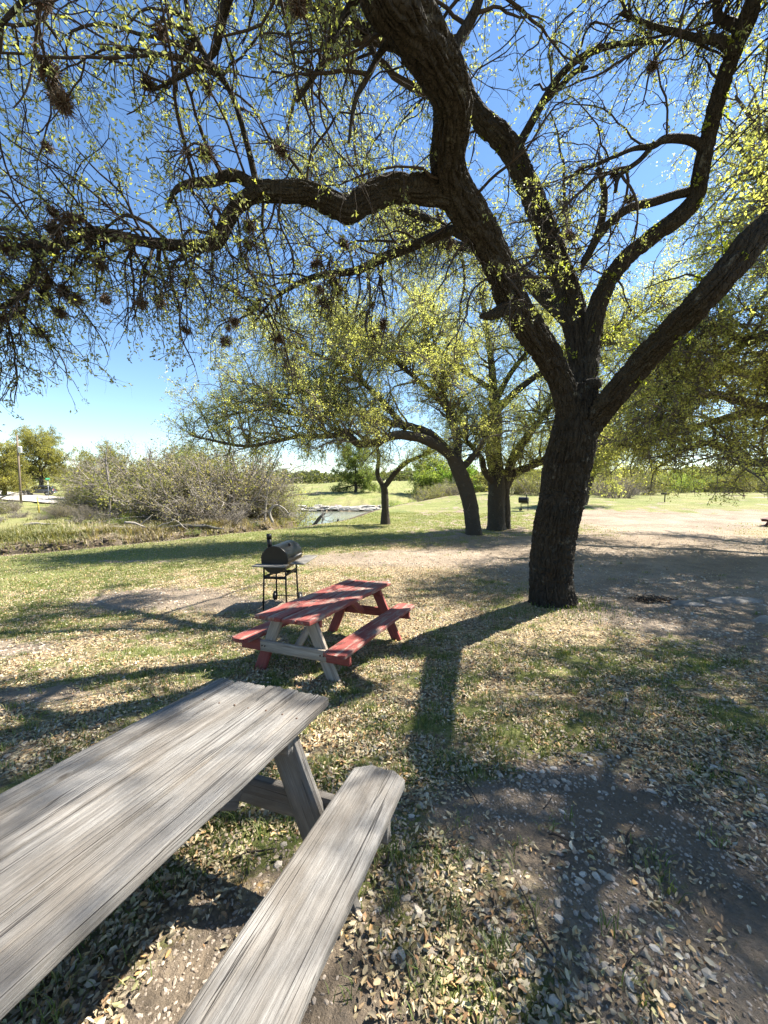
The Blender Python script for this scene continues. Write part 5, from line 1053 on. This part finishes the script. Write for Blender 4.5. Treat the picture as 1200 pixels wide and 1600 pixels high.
# rock ledge across the river
t = NT('white_limestone'); ob = t.coord('Object'); mat_ledge = t.done(t.bsdf(t.ramp(t.noise(ob, 1.6, 8, .7), [(.3, (.22, .205, .18)), (.6, (.44, .42, .375))]), .95))
rg = np.random.default_rng(9); mb = MB()
for k in range(150):
    x = rg.uniform(-24, 7); lv = rg.uniform(0, 3.0)*(.55+.45*math.sin(x*.7+1.3)**2); y0 = 76.4+lv*.55+rg.normal(0, .15); s = (rg.uniform(1.0, 3.4), rg.uniform(.7, 1.3), rg.uniform(.22, .42))
    V = IV.copy(); V = np.sign(V)*np.abs(V)**.5; V *= (1+rg.uniform(-.12, .12, (12, 1))); mb.add(V*np.array(s)/2+np.array([x, y0, -3.15+lv*.34+s[2]*.2]), IF)
tag(mb.build('rock_ledge', mat_ledge, smooth=False), kind='structure')
# pile of dead leaves and sticks on the dirt, small fallen twigs
x, y = 5.0, 7.0
pl = thing('brush_pile', 'small pile of dark sticks and dead leaves on the dirt right of the trunk', 'brush pile', (x, y, float(gz(x, y))))
mb = MB(); n = 60; th = rg.uniform(0, 3.14, n); c = rg.normal(0, .11, (n, 3))*np.array([1.6, .7, .15])+np.array([0, 0, .03]); d = np.c_[np.cos(th), np.sin(th), rg.normal(0, .15, n)]*rg.uniform(.04, .13, (n, 1))
batch_tubes(mb, np.stack([c-d, c+rg.normal(0, .02, (n, 3)), c+d], 1), np.repeat(rg.uniform(.003, .011, (n, 1)), 3, 1), 5); mb.build('sticks', TWIG, pl)
mb = MB(); n = 260; p = rg.normal(0, .16, (n, 3))*np.array([1.5, .7, .15])+np.array([0, 0, .04]); leaf_mesh(mb, p, rg.normal(0, 1, (n, 3))*np.array([1, 1, .4]), np.c_[rg.normal(0, .5, (n, 2)), np.ones(n)], rg.uniform(.03, .06, n), rg.uniform(.015, .025, n), pick(rg, [(.22, .14, .08), (.30, .22, .13), (.15, .10, .06)], n)); mb.build('dead_leaves', M_LEAF, pl)
for k in range(26):
    r_ = rg.uniform(1.1, 7); a = rg.uniform(-.35, .95); x, y = r_*math.sin(a), r_*math.cos(a); L = rg.uniform(.08, .35); th = rg.uniform(0, 3.14)
    q = np.array([(x+math.cos(th)*L*t+rg.normal(0, .012), y+math.sin(th)*L*t+rg.normal(0, .012), 0) for t in (-.5, -.2, .1, .5)]); q[:, 2] = gz(q[:, 0], q[:, 1])+.012+rg.uniform(0, .008, 4)
    mb = MB(); tube(mb, q, np.array([.0035, .0045, .004, .002])*rg.uniform(.7, 1.5), 6); tag(mb.build('fallen_twig', TWIG), 'thin dead twig lying among the fallen leaves', 'twig', 'fallen twigs on the ground')

# ================================================================== sky, sun, camera
w = bpy.data.worlds.new('World'); scene.world = w; w.use_nodes = True; nt = w.node_tree; nt.nodes.clear()
sky = nt.nodes.new('ShaderNodeTexSky'); sky.sky_type = 'NISHITA'; sky.sun_disc = False
el = math.asin(SUNV[2]); az = math.atan2(SUNV[0], SUNV[1])
sky.sun_elevation = el; sky.sun_rotation = az; sky.altitude = 200; sky.air_density = 1.0; sky.dust_density = .05; sky.ozone_density = 1.6
bg = nt.nodes.new('ShaderNodeBackground'); ou = nt.nodes.new('ShaderNodeOutputWorld'); bg.inputs[1].default_value = .07
hs = nt.nodes.new('ShaderNodeHueSaturation'); hs.inputs['Saturation'].default_value = 1.12; nt.links.new(sky.outputs[0], hs.inputs['Color']); nt.links.new(hs.outputs[0], bg.inputs[0]); nt.links.new(bg.outputs[0], ou.inputs[0])
sl = bpy.data.lights.new('sun', 'SUN'); sl.energy = 5.0; sl.angle = math.radians(.53); sl.color = (1, .94, .84)
so = bpy.data.objects.new('sun', sl); COL.objects.link(so); so.rotation_euler = Vector(SUNV).to_track_quat('Z', 'Y').to_euler(); so.location = (20, 8, 30)
cam = bpy.data.cameras.new('camera'); cam.sensor_fit = 'HORIZONTAL'; cam.sensor_width = 36; cam.lens = 36*595/1200; cam.clip_start = .02; cam.clip_end = 8000
co = bpy.data.objects.new('camera', cam); COL.objects.link(co); co.location = (0, 0, EYE); co.rotation_euler = (math.pi/2-math.atan2(40, 595), 0, 0); scene.camera = co
vs = scene.view_settings; vs.view_transform = 'Standard'; vs.look = 'None'; vs.exposure = 1.9; vs.gamma = 1
scene.render.engine = 'CYCLES'; scene.cycles.max_bounces = 9; scene.cycles.diffuse_bounces = 7; scene.cycles.transmission_bounces = 5
scene.render.resolution_x = 768; scene.render.resolution_y = 1024
